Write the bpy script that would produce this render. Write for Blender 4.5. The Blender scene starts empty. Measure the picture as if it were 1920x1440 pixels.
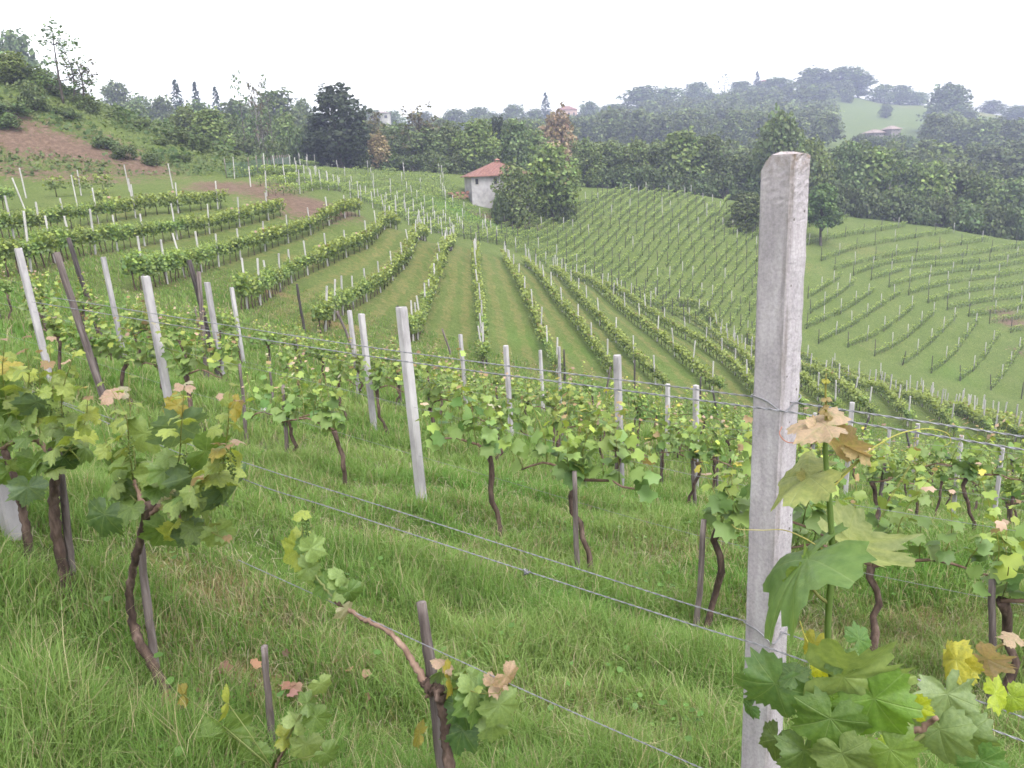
import bpy, math, random
import numpy as np
from mathutils import Vector, Matrix
RNG = np.random.default_rng(7)
random.seed(7)
rad = math.radians
scene = bpy.context.scene
COL = scene.collection

# ------------------------------------------------------------------ camera
FPX = 1507.0
PITCH = rad(14.5)
ROLL = rad(2.6)
CAM = np.array([0.0, 0.0, 30.0])
_f = np.array([0, math.cos(PITCH), -math.sin(PITCH)])
_r0 = np.array([1.0, 0, 0])
_u0 = np.array([0, math.sin(PITCH), math.cos(PITCH)])
RIGHT = _r0 * math.cos(ROLL) - _u0 * math.sin(ROLL)
UP = _u0 * math.cos(ROLL) + _r0 * math.sin(ROLL)
FWD = _f


def ray(u, v):
    u = np.asarray(u, float)
    v = np.asarray(v, float)
    a = ((u - 960) / FPX)[..., None]
    b = (-(v - 720) / FPX)[..., None]
    return FWD + a * RIGHT + b * UP


def at_y(u, v, y):
    d = ray(u, v)
    return CAM + d * (np.asarray(y, float) / d[..., 1])[..., None]


def at_z(u, v, depth):
    return CAM + ray(u, v) * np.asarray(depth, float)[..., None]


def project(P):
    P = np.asarray(P, float) - CAM
    z = P @ FWD
    zz = np.where(z > .05, z, np.nan)
    return 960 + FPX * (P @ RIGHT) / zz, 720 - FPX * (P @ UP) / zz, z


def make_camera():
    cam = bpy.data.cameras.new('camera')
    ob = bpy.data.objects.new('camera', cam)
    COL.objects.link(ob)
    m = Matrix(((RIGHT[0], UP[0], -FWD[0], CAM[0]), (RIGHT[1], UP[1], -FWD[1], CAM[1]),
                (RIGHT[2], UP[2], -FWD[2], CAM[2]), (0, 0, 0, 1)))
    ob.matrix_world = m
    cam.sensor_fit = 'HORIZONTAL'
    cam.sensor_width = 36
    cam.lens = 36 * FPX / 1920
    cam.clip_start = .05
    cam.clip_end = 4000
    scene.camera = ob


# ------------------------------------------------------------------ terrain
CTRL = []


FARK = 1.4          # the hills stand farther off than their first survey


def cp(u, v, y, dz=0.0):
    y = y * FARK if y >= 300 else y
    p = at_y(u, v, y)
    CTRL.append((p[0], p[1], p[2] + dz))


NV = np.array([.574, .819])
DV = np.array([-.819, .574])
for p, d in ((-6, .3), (-3, 1.0), (0, 1.55), (1.8, 2.08), (3.4, 2.62)):
    for s in (-9, -4, 0, 4, 9):
        q = NV * p + DV * s
        CTRL.append((q[0], q[1], 30 - d + .035 * s))
# posts of the near block (top pixel, y), ground 1.8 m below
for u, v, y in ((33, 462, 10.8), (272, 516, 9.1), (752, 573, 6.75), (388, 528, 13.8), (677, 587, 11.7), (1157, 665, 9.3),
                (434, 538, 18.6), (655, 581, 16.3), (948, 647, 14.1), (863, 626, 18.8), (1013, 656, 17.6),
                (1305, 722, 12.1), (1598, 755, 15.), (1721, 795, 16), (1803, 817, 14.6), (1880, 840, 15)):
    cp(u, v, y, -1.8)
for u, v, y in ((1340, 1172, 5.0), (655, 917, 7.2), (1100, 1085, 5.75), (1610, 1225, 4.75), (320, 1312, 3.13), (30, 1032, 3.87),
                (1910, 1080, 5.6)):
    cp(u, v, y)
# hedge block
for u, v, y in ((905, 690, 36), (1055, 715, 38), (1190, 745, 40), (770, 640, 33), (600, 628, 30), (460, 580, 28.5), (250, 548, 28), (75, 505, 28),
                (0, 450, 36), (430, 390, 57), (527, 406, 58), (680, 407, 64), (747, 432, 69), (800, 452, 74), (852, 458, 79), (893, 472, 84),
                (943, 484, 87), (983, 496, 89), (895, 540, 56), (965, 540, 60), (250, 465, 42), (0, 370, 55), (340, 353, 62), (180, 365, 58),
                (1260, 760, 40), (1450, 790, 38), (1335, 667, 58), (1177, 555, 82), (1560, 720, 55), (1700, 800, 42), (1880, 880, 34),
                (1720, 760, 57)):
    cp(u, v, y)
# valley line and far field
for u, v, y in ((1035, 512, 90), (1110, 540, 87), (1250, 592, 83), (1400, 662, 78), (1530, 700, 74), (1700, 745, 71), (1860, 790, 68),
                (1060, 385, 122), (1085, 350, 136), (1200, 360, 138), (1330, 365, 140), (1400, 382, 140), (1180, 440, 108), (1300, 480, 103),
                (1400, 520, 100), (1545, 452, 118), (1600, 408, 137), (1760, 425, 134), (1920, 455, 130), (1530, 640, 86), (1690, 680, 84),
                (1857, 732, 80), (1600, 535, 104), (1740, 567, 99), (1895, 622, 95), (1700, 490, 115), (1900, 500, 115),
                (975, 425, 110), (905, 384, 113), (870, 365, 115), (700, 320, 126), (845, 328, 126), (560, 308, 122), (600, 345, 95), (720, 390, 92),
                (840, 425, 96), (640, 360, 98), (1000, 395, 116)):
    cp(u, v, y)
# the bank at the left
for u, v, y in ((0, 340, 63), (200, 338, 66), (400, 340, 68), (480, 325, 74), (520, 312, 95), (0, 235, 71), (60, 240, 72), (200, 290, 72), (320, 300, 76),
                (0, 155, 79), (80, 165, 80), (160, 195, 82), (250, 235, 84), (340, 265, 87), (430, 290, 91), (-150, 330, 63), (-150, 130, 80), (-400, 300, 60)):
    cp(u, v, y)
for u, v, y in ((0, 200, 100), (160, 235, 105), (300, 280, 112), (450, 305, 120)):
    cp(u, v, y)
# land behind
for u, v, y in ((560, 330, 160), (800, 340, 160), (1100, 365, 165), (1400, 400, 170), (1700, 440, 165), (1920, 470, 160),
                (300, 270, 230), (600, 275, 230), (900, 290, 230), (1200, 300, 230), (1500, 315, 230), (1650, 312, 230), (1900, 330, 220),
                (300, 215, 340), (600, 235, 340), (900, 238, 360), (1080, 235, 380), (1250, 205, 400), (1400, 180, 420), (1560, 170, 430),
                (1650, 195, 420), (1740, 198, 420), (1650, 250, 340), (1760, 245, 340), (1600, 250, 340), (1850, 212, 410), (1920, 225, 400), (2100, 240, 400),
                (1300, 250, 310), (1450, 240, 320), (1880, 260, 320), (1060, 262, 300)):
    cp(u, v, y)
for a in range(0, 360, 30):
    CTRL.append((1000 * math.sin(rad(a)), 1000 * math.cos(rad(a)), 30.0))
for x, y, z in ((0, -12, 32), (-20, -15, 33), (20, -15, 31), (-30, 5, 30.5), (-60, 20, 33), (25, 0, 24), (45, 15, 18), (70, 50, 8), (100, 90, 12), (0, -60, 40), (-100, 60, 45),
                (60, -30, 28), (-60, -30, 38), (90, 120, 16)):
    CTRL.append((x, y, z))
CTRL = np.array(CTRL)


def _phi(r2, c):
    return np.sqrt(r2 + c * c)


_nc = len(CTRL)
_cs = np.clip(.12 * np.hypot(CTRL[:, 0], CTRL[:, 1]), 1.5, 25)      # local smoothness grows with distance
_d2 = ((CTRL[:, None, :2] - CTRL[None, :, :2]) ** 2).sum(-1)
_A = -_phi(_d2, _cs[None, :])
_sm = np.clip(.02 * np.hypot(CTRL[:, 0], CTRL[:, 1]), .06, 6) * .12
_M = np.zeros((_nc + 1, _nc + 1))
_M[:_nc, :_nc] = _A + np.diag(_sm)
_M[:_nc, _nc] = 1
_M[_nc, :_nc] = 1
_w = np.linalg.solve(_M, np.concatenate([CTRL[:, 2], [0]]))


def wob(x, y, s, seed=0):
    """cheap smooth noise in -1..1 (sum of rotated sines)"""
    r = np.random.default_rng(seed + 991)
    out = 0
    for k in range(5):
        a, ph, ph2 = r.uniform(0, 6.28, 3)
        f = (1.0 + .55 * k) / s
        out = out + np.sin((x * math.cos(a) + y * math.sin(a)) * f + ph + 1.3 * np.sin((y * math.cos(a) - x * math.sin(a)) * f * .7 + ph2)) / (1 + .45 * k)
    return out / 2.6


def H(x, y):
    x = np.asarray(x, float)
    y = np.asarray(y, float)
    sh = x.shape
    x = x.ravel()
    y = y.ravel()
    z = np.empty(len(x))
    for i in range(0, len(x), 20000):
        xx = x[i:i + 20000]
        yy = y[i:i + 20000]
        d2 = (xx[:, None] - CTRL[None, :, 0]) ** 2 + (yy[:, None] - CTRL[None, :, 1]) ** 2
        z[i:i + 20000] = -_phi(d2, _cs[None, :]) @ _w[:_nc] + _w[_nc]
    r = np.hypot(x, y)
    z = z + .03 * wob(x, y, .8, 1) * np.clip(r / 4, .3, 1) + .10 * wob(x, y, 4, 2) * np.clip((r - 20) / 40, 0, 1)
    return z.reshape(sh)


_steps = 1.2 * 1.012 ** np.arange(0, 560)


def hit(uv):
    """pixels -> first terrain point along the ray (nan if none)"""
    uv = np.asarray(uv, float).reshape(-1, 2)
    d = ray(uv[:, 0], uv[:, 1])
    d = d / d[:, 1:2]
    P = CAM + d[:, None, :] * _steps[None, :, None]
    hz = H(P[..., 0], P[..., 1])
    below = P[..., 2] < hz
    out = np.full((len(uv), 3), np.nan)
    for i in range(len(uv)):
        j = np.argmax(below[i])
        if below[i, j] and j > 0:
            a = P[i, j - 1, 2] - hz[i, j - 1]
            b = hz[i, j] - P[i, j, 2]
            t = a / (a + b)
            out[i] = P[i, j - 1] * (1 - t) + P[i, j] * t
    return out


# ------------------------------------------------------------------ mesh helpers
class MB:
    def __init__(self):
        self.v, self.c, self.t, self.q, self.n, self.uv = [], [], [], [], 0, []

    def add(self, V, tri=None, quad=None, col=(1, 1, 1), uv=None):
        V = np.asarray(V, float).reshape(-1, 3)
        c = np.asarray(col, float)
        if c.ndim == 1:
            c = np.tile(c[:3], (len(V), 1))
        self.v.append(V)
        self.c.append(c[:, :3])
        self.uv.append(np.zeros((len(V), 2)) if uv is None else np.asarray(uv, float))
        if tri is not None and len(tri):
            self.t.append(np.asarray(tri, np.int64).reshape(-1, 3) + self.n)
        if quad is not None and len(quad):
            self.q.append(np.asarray(quad, np.int64).reshape(-1, 4) + self.n)
        self.n += len(V)

    def merge(self, o, M=None):
        V = np.concatenate(o.v)
        if M is not None:
            V = V @ M[:3, :3].T + M[:3, 3]
        self.add(V, np.concatenate(o.t) if o.t else None, np.concatenate(o.q) if o.q else None, np.concatenate(o.c), np.concatenate(o.uv))

    def mesh(self, name, mat, smooth=True):
        me = bpy.data.meshes.new(name)
        V = np.concatenate(self.v)
        T = np.concatenate(self.t) if self.t else np.zeros((0, 3), np.int64)
        Q = np.concatenate(self.q) if self.q else np.zeros((0, 4), np.int64)
        me.vertices.add(len(V))
        me.vertices.foreach_set('co', V.astype(np.float32).ravel())
        L = np.concatenate([T.ravel(), Q.ravel()]).astype(np.int32)
        me.loops.add(len(L))
        me.loops.foreach_set('vertex_index', L)
        me.polygons.add(len(T) + len(Q))
        ls = np.concatenate([np.arange(len(T)) * 3, len(T) * 3 + np.arange(len(Q)) * 4]).astype(np.int32)
        me.polygons.foreach_set('loop_start', ls)
        me.polygons.foreach_set('use_smooth', np.full(len(ls), smooth))
        me.update(calc_edges=True)
        C = np.concatenate(self.c)
        at = me.attributes.new('col', 'FLOAT_COLOR', 'POINT')
        at.data.foreach_set('color', np.concatenate([C, np.ones((len(C), 1))], 1).astype(np.float32).ravel())
        U = np.concatenate(self.uv)
        if np.any(U):
            a2 = me.attributes.new('luv', 'FLOAT2', 'POINT')
            a2.data.foreach_set('vector', U.astype(np.float32).ravel())
        me.materials.append(mat)
        return me

    def obj(self, name, mat, parent=None, smooth=True, loc=None):
        return link(name, self.mesh(name, mat, smooth), parent, loc)


def link(name, me, parent=None, loc=None, rz=0, sc=None):
    o = bpy.data.objects.new(name, me)
    COL.objects.link(o)
    if parent:
        o.parent = parent
    if loc is not None:
        o.location = loc
    o.rotation_euler = (0, 0, rz)
    if sc is not None:
        o.scale = sc
    return o


def tag(o, label=None, cat=None, group=None, kind=None):
    if label:
        o['label'] = label
    if cat:
        o['category'] = cat
    if group:
        o['group'] = group
    if kind:
        o['kind'] = kind
    return o


def empty(name, loc, rz=0):
    return link(name, None, None, loc, rz)


def copy_tree(root, loc, rot=None, sc=None):
    r = root.copy()
    COL.objects.link(r)
    r.location = loc
    if rot is not None:
        r.rotation_euler = rot
    if sc is not None:
        r.scale = sc
    for ch in root.children:
        c = ch.copy()
        COL.objects.link(c)
        c.parent = r
        for g in ch.children:
            d = g.copy()
            COL.objects.link(d)
            d.parent = c
    return r


def norm(a):
    a = np.asarray(a, float)
    return a / np.maximum(np.linalg.norm(a, axis=-1, keepdims=True), 1e-9)


def catmull(pts, n):
    pts = np.asarray(pts, float)
    if len(pts) == 2:
        t = np.linspace(0, 1, n)[:, None]
        return pts[0] * (1 - t) + pts[1] * t
    p = np.concatenate([[2 * pts[0] - pts[1]], pts, [2 * pts[-1] - pts[-2]]])
    out = []
    seg = len(pts) - 1
    for s in np.linspace(0, seg - 1e-6, n):
        i = int(s)
        t = s - i
        a, b, c, d = p[i:i + 4]
        out.append(.5 * (2 * b + (c - a) * t + (2 * a - 5 * b + 4 * c - d) * t * t + (3 * b - a - 3 * c + d) * t ** 3))
    return np.array(out)


def tube(mb, pts, radii, sides=6, col=(1, 1, 1), cap=True, rough=0, rng=RNG):
    pts = np.asarray(pts, float)
    n = len(pts)
    radii = np.broadcast_to(np.asarray(radii, float), (n,))
    tan = norm(np.gradient(pts, axis=0))
    ref = np.array([.3, .9, .1]) if abs(tan[0] @ np.array([.3, .9, .1])) < .9 else np.array([1., 0, 0])
    a = norm(np.cross(tan, ref))
    b = np.cross(tan, a)
    th = np.arange(sides) * 2 * np.pi / sides
    R = radii[:, None] * (1 + rough * rng.uniform(-1, 1, (n, sides)))
    V = pts[:, None, :] + R[..., None] * (np.cos(th)[None, :, None] * a[:, None, :] + np.sin(th)[None, :, None] * b[:, None, :])
    V = V.reshape(-1, 3)
    i = np.arange(n - 1)[:, None] * sides
    j = np.arange(sides)[None, :]
    k = (j + 1) % sides
    Q = np.stack([i + j, i + k, i + sides + k, i + sides + j], -1).reshape(-1, 4)
    tri = None
    c = np.asarray(col, float)
    if c.ndim == 2:
        c = np.repeat(c, sides, 0)
    if cap:
        V = np.concatenate([V, pts[-1:], pts[:1]])
        m = n * sides
        e = (n - 1) * sides
        jj = np.arange(sides)
        kk = (jj + 1) % sides
        tri = np.concatenate([np.stack([e + jj, e + kk, np.full(sides, m)], -1), np.stack([kk, jj, np.full(sides, m + 1)], -1)])
        if c.ndim == 2:
            c = np.concatenate([c, c[-1:], c[:1]])
    mb.add(V, tri, Q, c)


def box(mb, x0, x1, y0, y1, z0, z1, col=(1, 1, 1)):
    V = [(x0, y0, z0), (x1, y0, z0), (x1, y1, z0), (x0, y1, z0), (x0, y0, z1), (x1, y0, z1), (x1, y1, z1), (x0, y1, z1)]
    mb.add(V, None, [(0, 3, 2, 1), (4, 5, 6, 7), (0, 1, 5, 4), (1, 2, 6, 5), (2, 3, 7, 6), (3, 0, 4, 7)], col)


def stamp(mb, T, P, X, Y, Z, size, cols, cz=1.0):
    """place template T=(verts, tris, quads, tint) at many frames. X,Y,Z: (n,3) axes; cols (n,3)"""
    V, tri, quad = T[:3]
    tint = T[3] if len(T) > 3 and T[3] is not None else np.ones(len(V))
    n = len(P)
    if n == 0:
        return
    S = np.broadcast_to(np.asarray(size, float), (n,))[:, None, None]
    W = P[:, None, :] + S * (V[None, :, 0:1] * X[:, None, :] + V[None, :, 1:2] * Y[:, None, :] + V[None, :, 2:3] * Z[:, None, :])
    off = (np.arange(n) * len(V))[:, None, None]
    tr = (tri[None] + off).reshape(-1, 3) if tri is not None and len(tri) else None
    qu = (quad[None] + off).reshape(-1, 4) if quad is not None and len(quad) else None
    C = (cols[:, None, :] * tint[None, :, None]).reshape(-1, 3)
    uv = np.tile(T[4], (n, 1)) if len(T) > 4 else None
    mb.add(W.reshape(-1, 3), tr, qu, C, uv)


def frames(Z, tip):
    """orthonormal frames: Z normals (n,3); tip approx Y direction"""
    Z = norm(Z)
    Y = tip - (tip * Z).sum(-1, keepdims=True) * Z
    Y = norm(Y + 1e-6)
    X = np.cross(Y, Z)
    return X, Y, Z


# ------------------------------------------------------------------ materials
def new_mat(name):
    m = bpy.data.materials.new(name)
    m.use_nodes = True
    nt = m.node_tree
    nt.nodes.clear()
    out = nt.nodes.new('ShaderNodeOutputMaterial')
    return m, nt, out


def N(nt, t, **kw):
    n = nt.nodes.new(t)
    for k, v in kw.items():
        if k.startswith('i_'):
            n.inputs[k[2:].replace('_', ' ')].default_value = v
        else:
            setattr(n, k, v)
    return n


def mixc(nt, a, b, fac, mode='MIX'):
    n = nt.nodes.new('ShaderNodeMix')
    n.data_type = 'RGBA'
    n.blend_type = mode
    for sock, val in ((n.inputs[0], fac), (n.inputs[6], a), (n.inputs[7], b)):
        if hasattr(val, 'links') or isinstance(val, bpy.types.NodeSocket):
            nt.links.new(val, sock)
        elif isinstance(val, (int, float)):
            sock.default_value = val
        else:
            sock.default_value = (*val, 1)
    return n.outputs[2]


def ramp(nt, src, stops):
    r = nt.nodes.new('ShaderNodeValToRGB')
    el = r.color_ramp.elements
    while len(el) < len(stops):
        el.new(.5)
    for e, (p, c) in zip(el, stops):
        e.position = p
        e.color = (*c, 1) if len(c) == 3 else c
    nt.links.new(src, r.inputs[0])
    return r.outputs[0]


def noise(nt, vec, scale, detail=4, rough=.6):
    n = N(nt, 'ShaderNodeTexNoise')
    n.inputs['Scale'].default_value = scale
    n.inputs['Detail'].default_value = detail
    n.inputs['Roughness'].default_value = rough
    if vec is not None:
        nt.links.new(vec, n.inputs['Vector'])
    return n.outputs['Fac']


def math_(nt, op, a, b=None, c=None):
    n = nt.nodes.new('ShaderNodeMath')
    n.operation = op
    for i, val in enumerate((a, b, c)):
        if val is None:
            continue
        if isinstance(val, bpy.types.NodeSocket):
            nt.links.new(val, n.inputs[i])
        else:
            n.inputs[i].default_value = val
    return n.outputs[0]


def leaf_mat(name, trans=.35, vein=False, under=1.25, rough=.55, objvar=.15, spec=.3):
    m, nt, out = new_mat(name)
    at = N(nt, 'ShaderNodeAttribute', attribute_name='col')
    col = at.outputs['Color']
    oi = N(nt, 'ShaderNodeObjectInfo')
    hs = N(nt, 'ShaderNodeHueSaturation')
    v = math_(nt, 'MULTIPLY_ADD', oi.outputs['Random'], objvar * 2, 1 - objvar)
    nt.links.new(v, hs.inputs['Value'])
    h = math_(nt, 'MULTIPLY_ADD', oi.outputs['Random'], .03, .485)
    nt.links.new(h, hs.inputs['Hue'])
    nt.links.new(col, hs.inputs['Color'])
    c = hs.outputs[0]
    if vein:
        uv = N(nt, 'ShaderNodeAttribute', attribute_name='luv')
        sx = N(nt, 'ShaderNodeSeparateXYZ')
        nt.links.new(uv.outputs['Vector'], sx.inputs[0])
        x, y = sx.outputs[0], sx.outputs[1]
        best = None
        for a in (0, 52, -52, 105, -105):
            sa, ca = math.sin(rad(a)), math.cos(rad(a))
            along = math_(nt, 'ADD', math_(nt, 'MULTIPLY', x, sa), math_(nt, 'MULTIPLY', y, ca))
            perp = math_(nt, 'ABSOLUTE', math_(nt, 'SUBTRACT', math_(nt, 'MULTIPLY', x, ca), math_(nt, 'MULTIPLY', y, sa)))
            # secondary veins: stripes in (along - |perp|) close to each main vein
            pen = math_(nt, 'MULTIPLY', math_(nt, 'LESS_THAN', along, 0.0), 9.0)
            dd = math_(nt, 'ADD', perp, pen)
            best = dd if best is None else math_(nt, 'MINIMUM', best, dd)
        mv = math_(nt, 'SUBTRACT', 1.0, math_(nt, 'SMOOTH_MIN', math_(nt, 'MULTIPLY', best, 55.0), 1.0, .2))
        mv = math_(nt, 'MAXIMUM', mv, 0.0)
        nz = noise(nt, uv.outputs['Vector'], 7, 3)
        c = mixc(nt, c, ramp(nt, nz, [(.3, (.75, .8, .75)), (.7, (1.2, 1.15, 1.1))]), 1.0, 'MULTIPLY')
        n8 = noise(nt, uv.outputs['Vector'], 3.2, 5, .65)
        c = mixc(nt, c, (.13, .19, .05), ramp(nt, n8, [(.48, (0, 0, 0)), (.68, (.5, .5, .5))]))
        c = mixc(nt, c, (.26, .33, .13), math_(nt, 'MULTIPLY', mv, .30))
    geo = N(nt, 'ShaderNodeNewGeometry')
    pale = mixc(nt, c, (.30, .36, .24), .35)
    c2 = mixc(nt, c, pale, geo.outputs['Backfacing']) if under > 1 else c
    b = N(nt, 'ShaderNodeBsdfPrincipled')
    b.inputs['Roughness'].default_value = rough
    b.inputs['Specular IOR Level'].default_value = spec
    nt.links.new(c2, b.inputs['Base Color'])
    if vein:
        bp = N(nt, 'ShaderNodeBump')
        bp.inputs['Strength'].default_value = .55
        bp.inputs['Distance'].default_value = .004
        hgt = math_(nt, 'SUBTRACT', noise(nt, uv.outputs['Vector'], 9, 3), math_(nt, 'MULTIPLY', mv, .5))
        nt.links.new(hgt, bp.inputs['Height'])
        nt.links.new(bp.outputs[0], b.inputs['Normal'])
    tr = N(nt, 'ShaderNodeBsdfTranslucent')
    tc = mixc(nt, c, (1.25, 1.2, .6), 1.0, 'MULTIPLY')
    nt.links.new(tc, tr.inputs['Color'])
    mx = N(nt, 'ShaderNodeMixShader')
    mx.inputs[0].default_value = trans
    nt.links.new(b.outputs[0], mx.inputs[1])
    nt.links.new(tr.outputs[0], mx.inputs[2])
    nt.links.new(mx.outputs[0], out.inputs['Surface'])
    return m


def rough_mat(name, stops, scale, rough=.85, bump=.3, detail=8, stretch=(1, 1, 1), attr=False, bscale=None, spec=.25):
    m, nt, out = new_mat(name)
    tc = N(nt, 'ShaderNodeTexCoord')
    mp = N(nt, 'ShaderNodeMapping')
    mp.inputs['Scale'].default_value = stretch
    nt.links.new(tc.outputs['Object'], mp.inputs[0])
    oi = N(nt, 'ShaderNodeObjectInfo')
    ad = N(nt, 'ShaderNodeVectorMath', operation='ADD')
    nt.links.new(mp.outputs[0], ad.inputs[0])
    k = N(nt, 'ShaderNodeCombineXYZ')
    r40 = math_(nt, 'MULTIPLY', oi.outputs['Random'], 40.0)
    nt.links.new(r40, k.inputs[0])
    nt.links.new(r40, k.inputs[1])
    nt.links.new(k.outputs[0], ad.inputs[1])
    nz = noise(nt, ad.outputs[0], scale, detail)
    c = ramp(nt, nz, stops)
    if attr:
        at = N(nt, 'ShaderNodeAttribute', attribute_name='col')
        c = mixc(nt, c, at.outputs['Color'], 1.0, 'MULTIPLY')
    v = math_(nt, 'MULTIPLY_ADD', oi.outputs['Random'], .3, .85)
    c = mixc(nt, c, v, 1.0, 'MULTIPLY')
    b = N(nt, 'ShaderNodeBsdfPrincipled')
    b.inputs['Roughness'].default_value = rough
    b.inputs['Specular IOR Level'].default_value = spec
    nt.links.new(c, b.inputs['Base Color'])
    if bump:
        bp = N(nt, 'ShaderNodeBump')
        bp.inputs['Strength'].default_value = bump
        bp.inputs['Distance'].default_value = .01
        nz2 = noise(nt, ad.outputs[0], bscale or scale * 2, 6)
        nt.links.new(nz2, bp.inputs['Height'])
        nt.links.new(bp.outputs[0], b.inputs['Normal'])
    nt.links.new(b.outputs[0], out.inputs['Surface'])
    return m


def plain_mat(name, col, rough=.6, metal=0.0, spec=.3):
    m, nt, out = new_mat(name)
    b = N(nt, 'ShaderNodeBsdfPrincipled')
    tc = N(nt, 'ShaderNodeTexCoord')
    nz = noise(nt, tc.outputs['Object'], 12, 4)
    c = ramp(nt, nz, [(.3, tuple(x * .8 for x in col)), (.7, tuple(min(1, x * 1.15) for x in col))])
    nt.links.new(c, b.inputs['Base Color'])
    b.inputs['Roughness'].default_value = rough
    b.inputs['Metallic'].default_value = metal
    b.inputs['Specular IOR Level'].default_value = spec
    nt.links.new(b.outputs[0], out.inputs['Surface'])
    return m
# ------------------------------------------------------------------ vine rows (world polylines)
def row_world(px, step=.5):
    W = hit(px)
    W = W[~np.isnan(W[:, 0])]
    if len(W) < 2:
        return None
    c = catmull(W, 60)
    s = np.concatenate([[0], np.cumsum(np.hypot(*np.diff(c[:, :2], axis=0).T))])
    t = np.arange(0, s[-1], step)
    return np.stack([np.interp(t, s, c[:, 0]), np.interp(t, s, c[:, 1])], 1)


P0, DP = 1.8, 3.25
NEAR_ROWS = []          # (k, points xy stepped .5)
for k in range(8):
    p = P0 + DP * k
    s = np.arange(-14, 26, .5)
    q = NV * p + DV[None] * s[:, None]
    if k == 0:
        ok = (s < 8) & (s > -3)
    else:
        lim = np.where(q[:, 0] > 0, 21 + .05 * q[:, 0], 21 + .12 * q[:, 0])
        ok = (q[:, 1] < lim) & (q[:, 1] > -2)
    q = q[ok]
    q = q + .12 * np.stack([wob(q[:, 0], q[:, 1], 6, 30 + k), wob(q[:, 0], q[:, 1], 6, 60 + k)], 1) * (k > 1)
    if len(q) > 2:
        NEAR_ROWS.append((k, q))

HEDGES = [  # name of the row for labels, image polyline from the near end (u,v at the foot of the vines)
    ('straggling top row under the bare earth', [(0, 372), (90, 370), (190, 364), (340, 353)]),
    ('gappy row next below the top row', [(0, 398), (150, 390), (290, 384)]),
    ('hedge row ending at the red soil patch', [(0, 452), (140, 428), (260, 408), (330, 400), (430, 390)]),
    ('second hedge row below the red patch', [(-60, 535), (75, 505), (140, 483), (250, 465), (400, 437), (527, 406)]),
    ('third hedge row below the red patch', [(250, 548), (400, 503), (500, 470), (600, 432), (680, 407)]),
    ('fourth hedge row below the red patch', [(450, 582), (545, 532), (640, 487), (700, 457), (747, 432)]),
    ('fifth hedge row below the red patch', [(600, 628), (660, 582), (740, 522), (770, 485), (800, 452)]),
    ('hedge row left of the straight middle row', [(770, 642), (800, 592), (830, 500), (852, 458)]),
    ('straight middle row', [(906, 690), (903, 600), (896, 530), (893, 472)]),
    ('first row right of the straight middle row', [(1050, 712), (1003, 605), (966, 525), (943, 484)]),
    ('second row right of the straight middle row', [(1150, 712), (1088, 625), (1030, 552), (983, 496)]),
    ('third row right of the straight middle row', [(1245, 735), (1160, 648), (1085, 565), (1033, 511)]),
    ('fourth row right of the straight middle row', [(1350, 745), (1250, 655), (1150, 573), (1075, 524)]),
    ('fifth row right of the straight middle row', [(1440, 770), (1335, 668), (1200, 582), (1120, 538)]),
    ('sixth row right of the straight middle row', [(1510, 780), (1420, 705), (1335, 633), (1180, 553)]),
    ('seventh row right of the straight middle row', [(1580, 790), (1480, 710), (1335, 604), (1262, 573)]),
    ('first row right of the tall post', [(1640, 795), (1540, 715), (1400, 628)]),
    ('second row right of the tall post', [(1710, 808), (1600, 725), (1480, 660)]),
    ('third row right of the tall post', [(1790, 822), (1680, 748), (1560, 690)]),
    ('fourth row right of the tall post', [(1870, 842), (1760, 770), (1640, 712)]),
    ('fifth row right of the tall post', [(1960, 868), (1840, 795), (1725, 738)]),
    ('last row before the right edge', [(2040, 890), (1920, 820), (1800, 760)]),
]
HEDGE_W = [(n, row_world(p)) for n, p in HEDGES]


def lerp_rows(A, M, B, n):
    out = []
    A, M, B = (catmull(np.array(q, float), 200) for q in (A, M, B))
    s = np.concatenate([[0], np.cumsum(np.hypot(*np.diff(M, axis=0).T))])
    ix = np.interp(np.linspace(0, s[-1], n), s, np.arange(200)).astype(int)
    A, M, B = A[ix], M[ix], B[ix]
    for i in range(n):
        out.append([tuple(A[i]), tuple(M[i]), tuple(B[i])])
    return out


FAR = []
FAR += [('far', p) for p in lerp_rows([(870, 448), (940, 462), (1020, 500), (1110, 535), (1250, 588), (1400, 655)],
                                      [(960, 425), (1040, 437), (1115, 455), (1205, 475), (1330, 525), (1430, 590)],
                                      [(1085, 385), (1150, 362), (1230, 362), (1310, 372), (1415, 430), (1500, 520)], 29)]
FAR += [('far', p) for p in ([(1340, 432), (1375, 405), (1420, 388)], [(1375, 440), (1425, 412), (1490, 398)], [(1325, 405), (1355, 388), (1390, 376)], [(1410, 448), (1470, 425), (1540, 405)])]
RIGHT_LOW = [[(1515, 560), (1575, 523)], [(1520, 588), (1600, 535)], [(1512, 617), (1590, 580), (1645, 543)],
             [(1535, 645), (1620, 598), (1690, 552)], [(1590, 652), (1660, 620), (1712, 580)],
             [(1640, 668), (1700, 635), (1752, 590)], [(1692, 685), (1745, 645), (1795, 597)],
             [(1746, 700), (1790, 665), (1835, 605)], [(1800, 715), (1840, 680), (1875, 628)],
             [(1858, 732), (1885, 700), (1920, 648)], [(1915, 748), (1960, 690)]]
RIGHT_UP = [[(1430, 455), (1500, 430), (1590, 412)], [(1480, 470), (1580, 445), (1700, 425)], [(1540, 490), (1640, 460), (1790, 437)],
            [(1565, 507), (1690, 478), (1860, 452)], [(1600, 517), (1700, 491), (1930, 462)],
            [(1633, 526), (1740, 501), (1930, 478)], [(1667, 539), (1780, 513), (1930, 492)],
            [(1703, 554), (1800, 530), (1930, 510)], [(1740, 569), (1830, 547), (1930, 532)],
            [(1776, 582), (1850, 567), (1930, 555)], [(1816, 594), (1930, 575)], [(1855, 607), (1930, 595)], [(1895, 624), (1950, 614)]]
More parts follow.
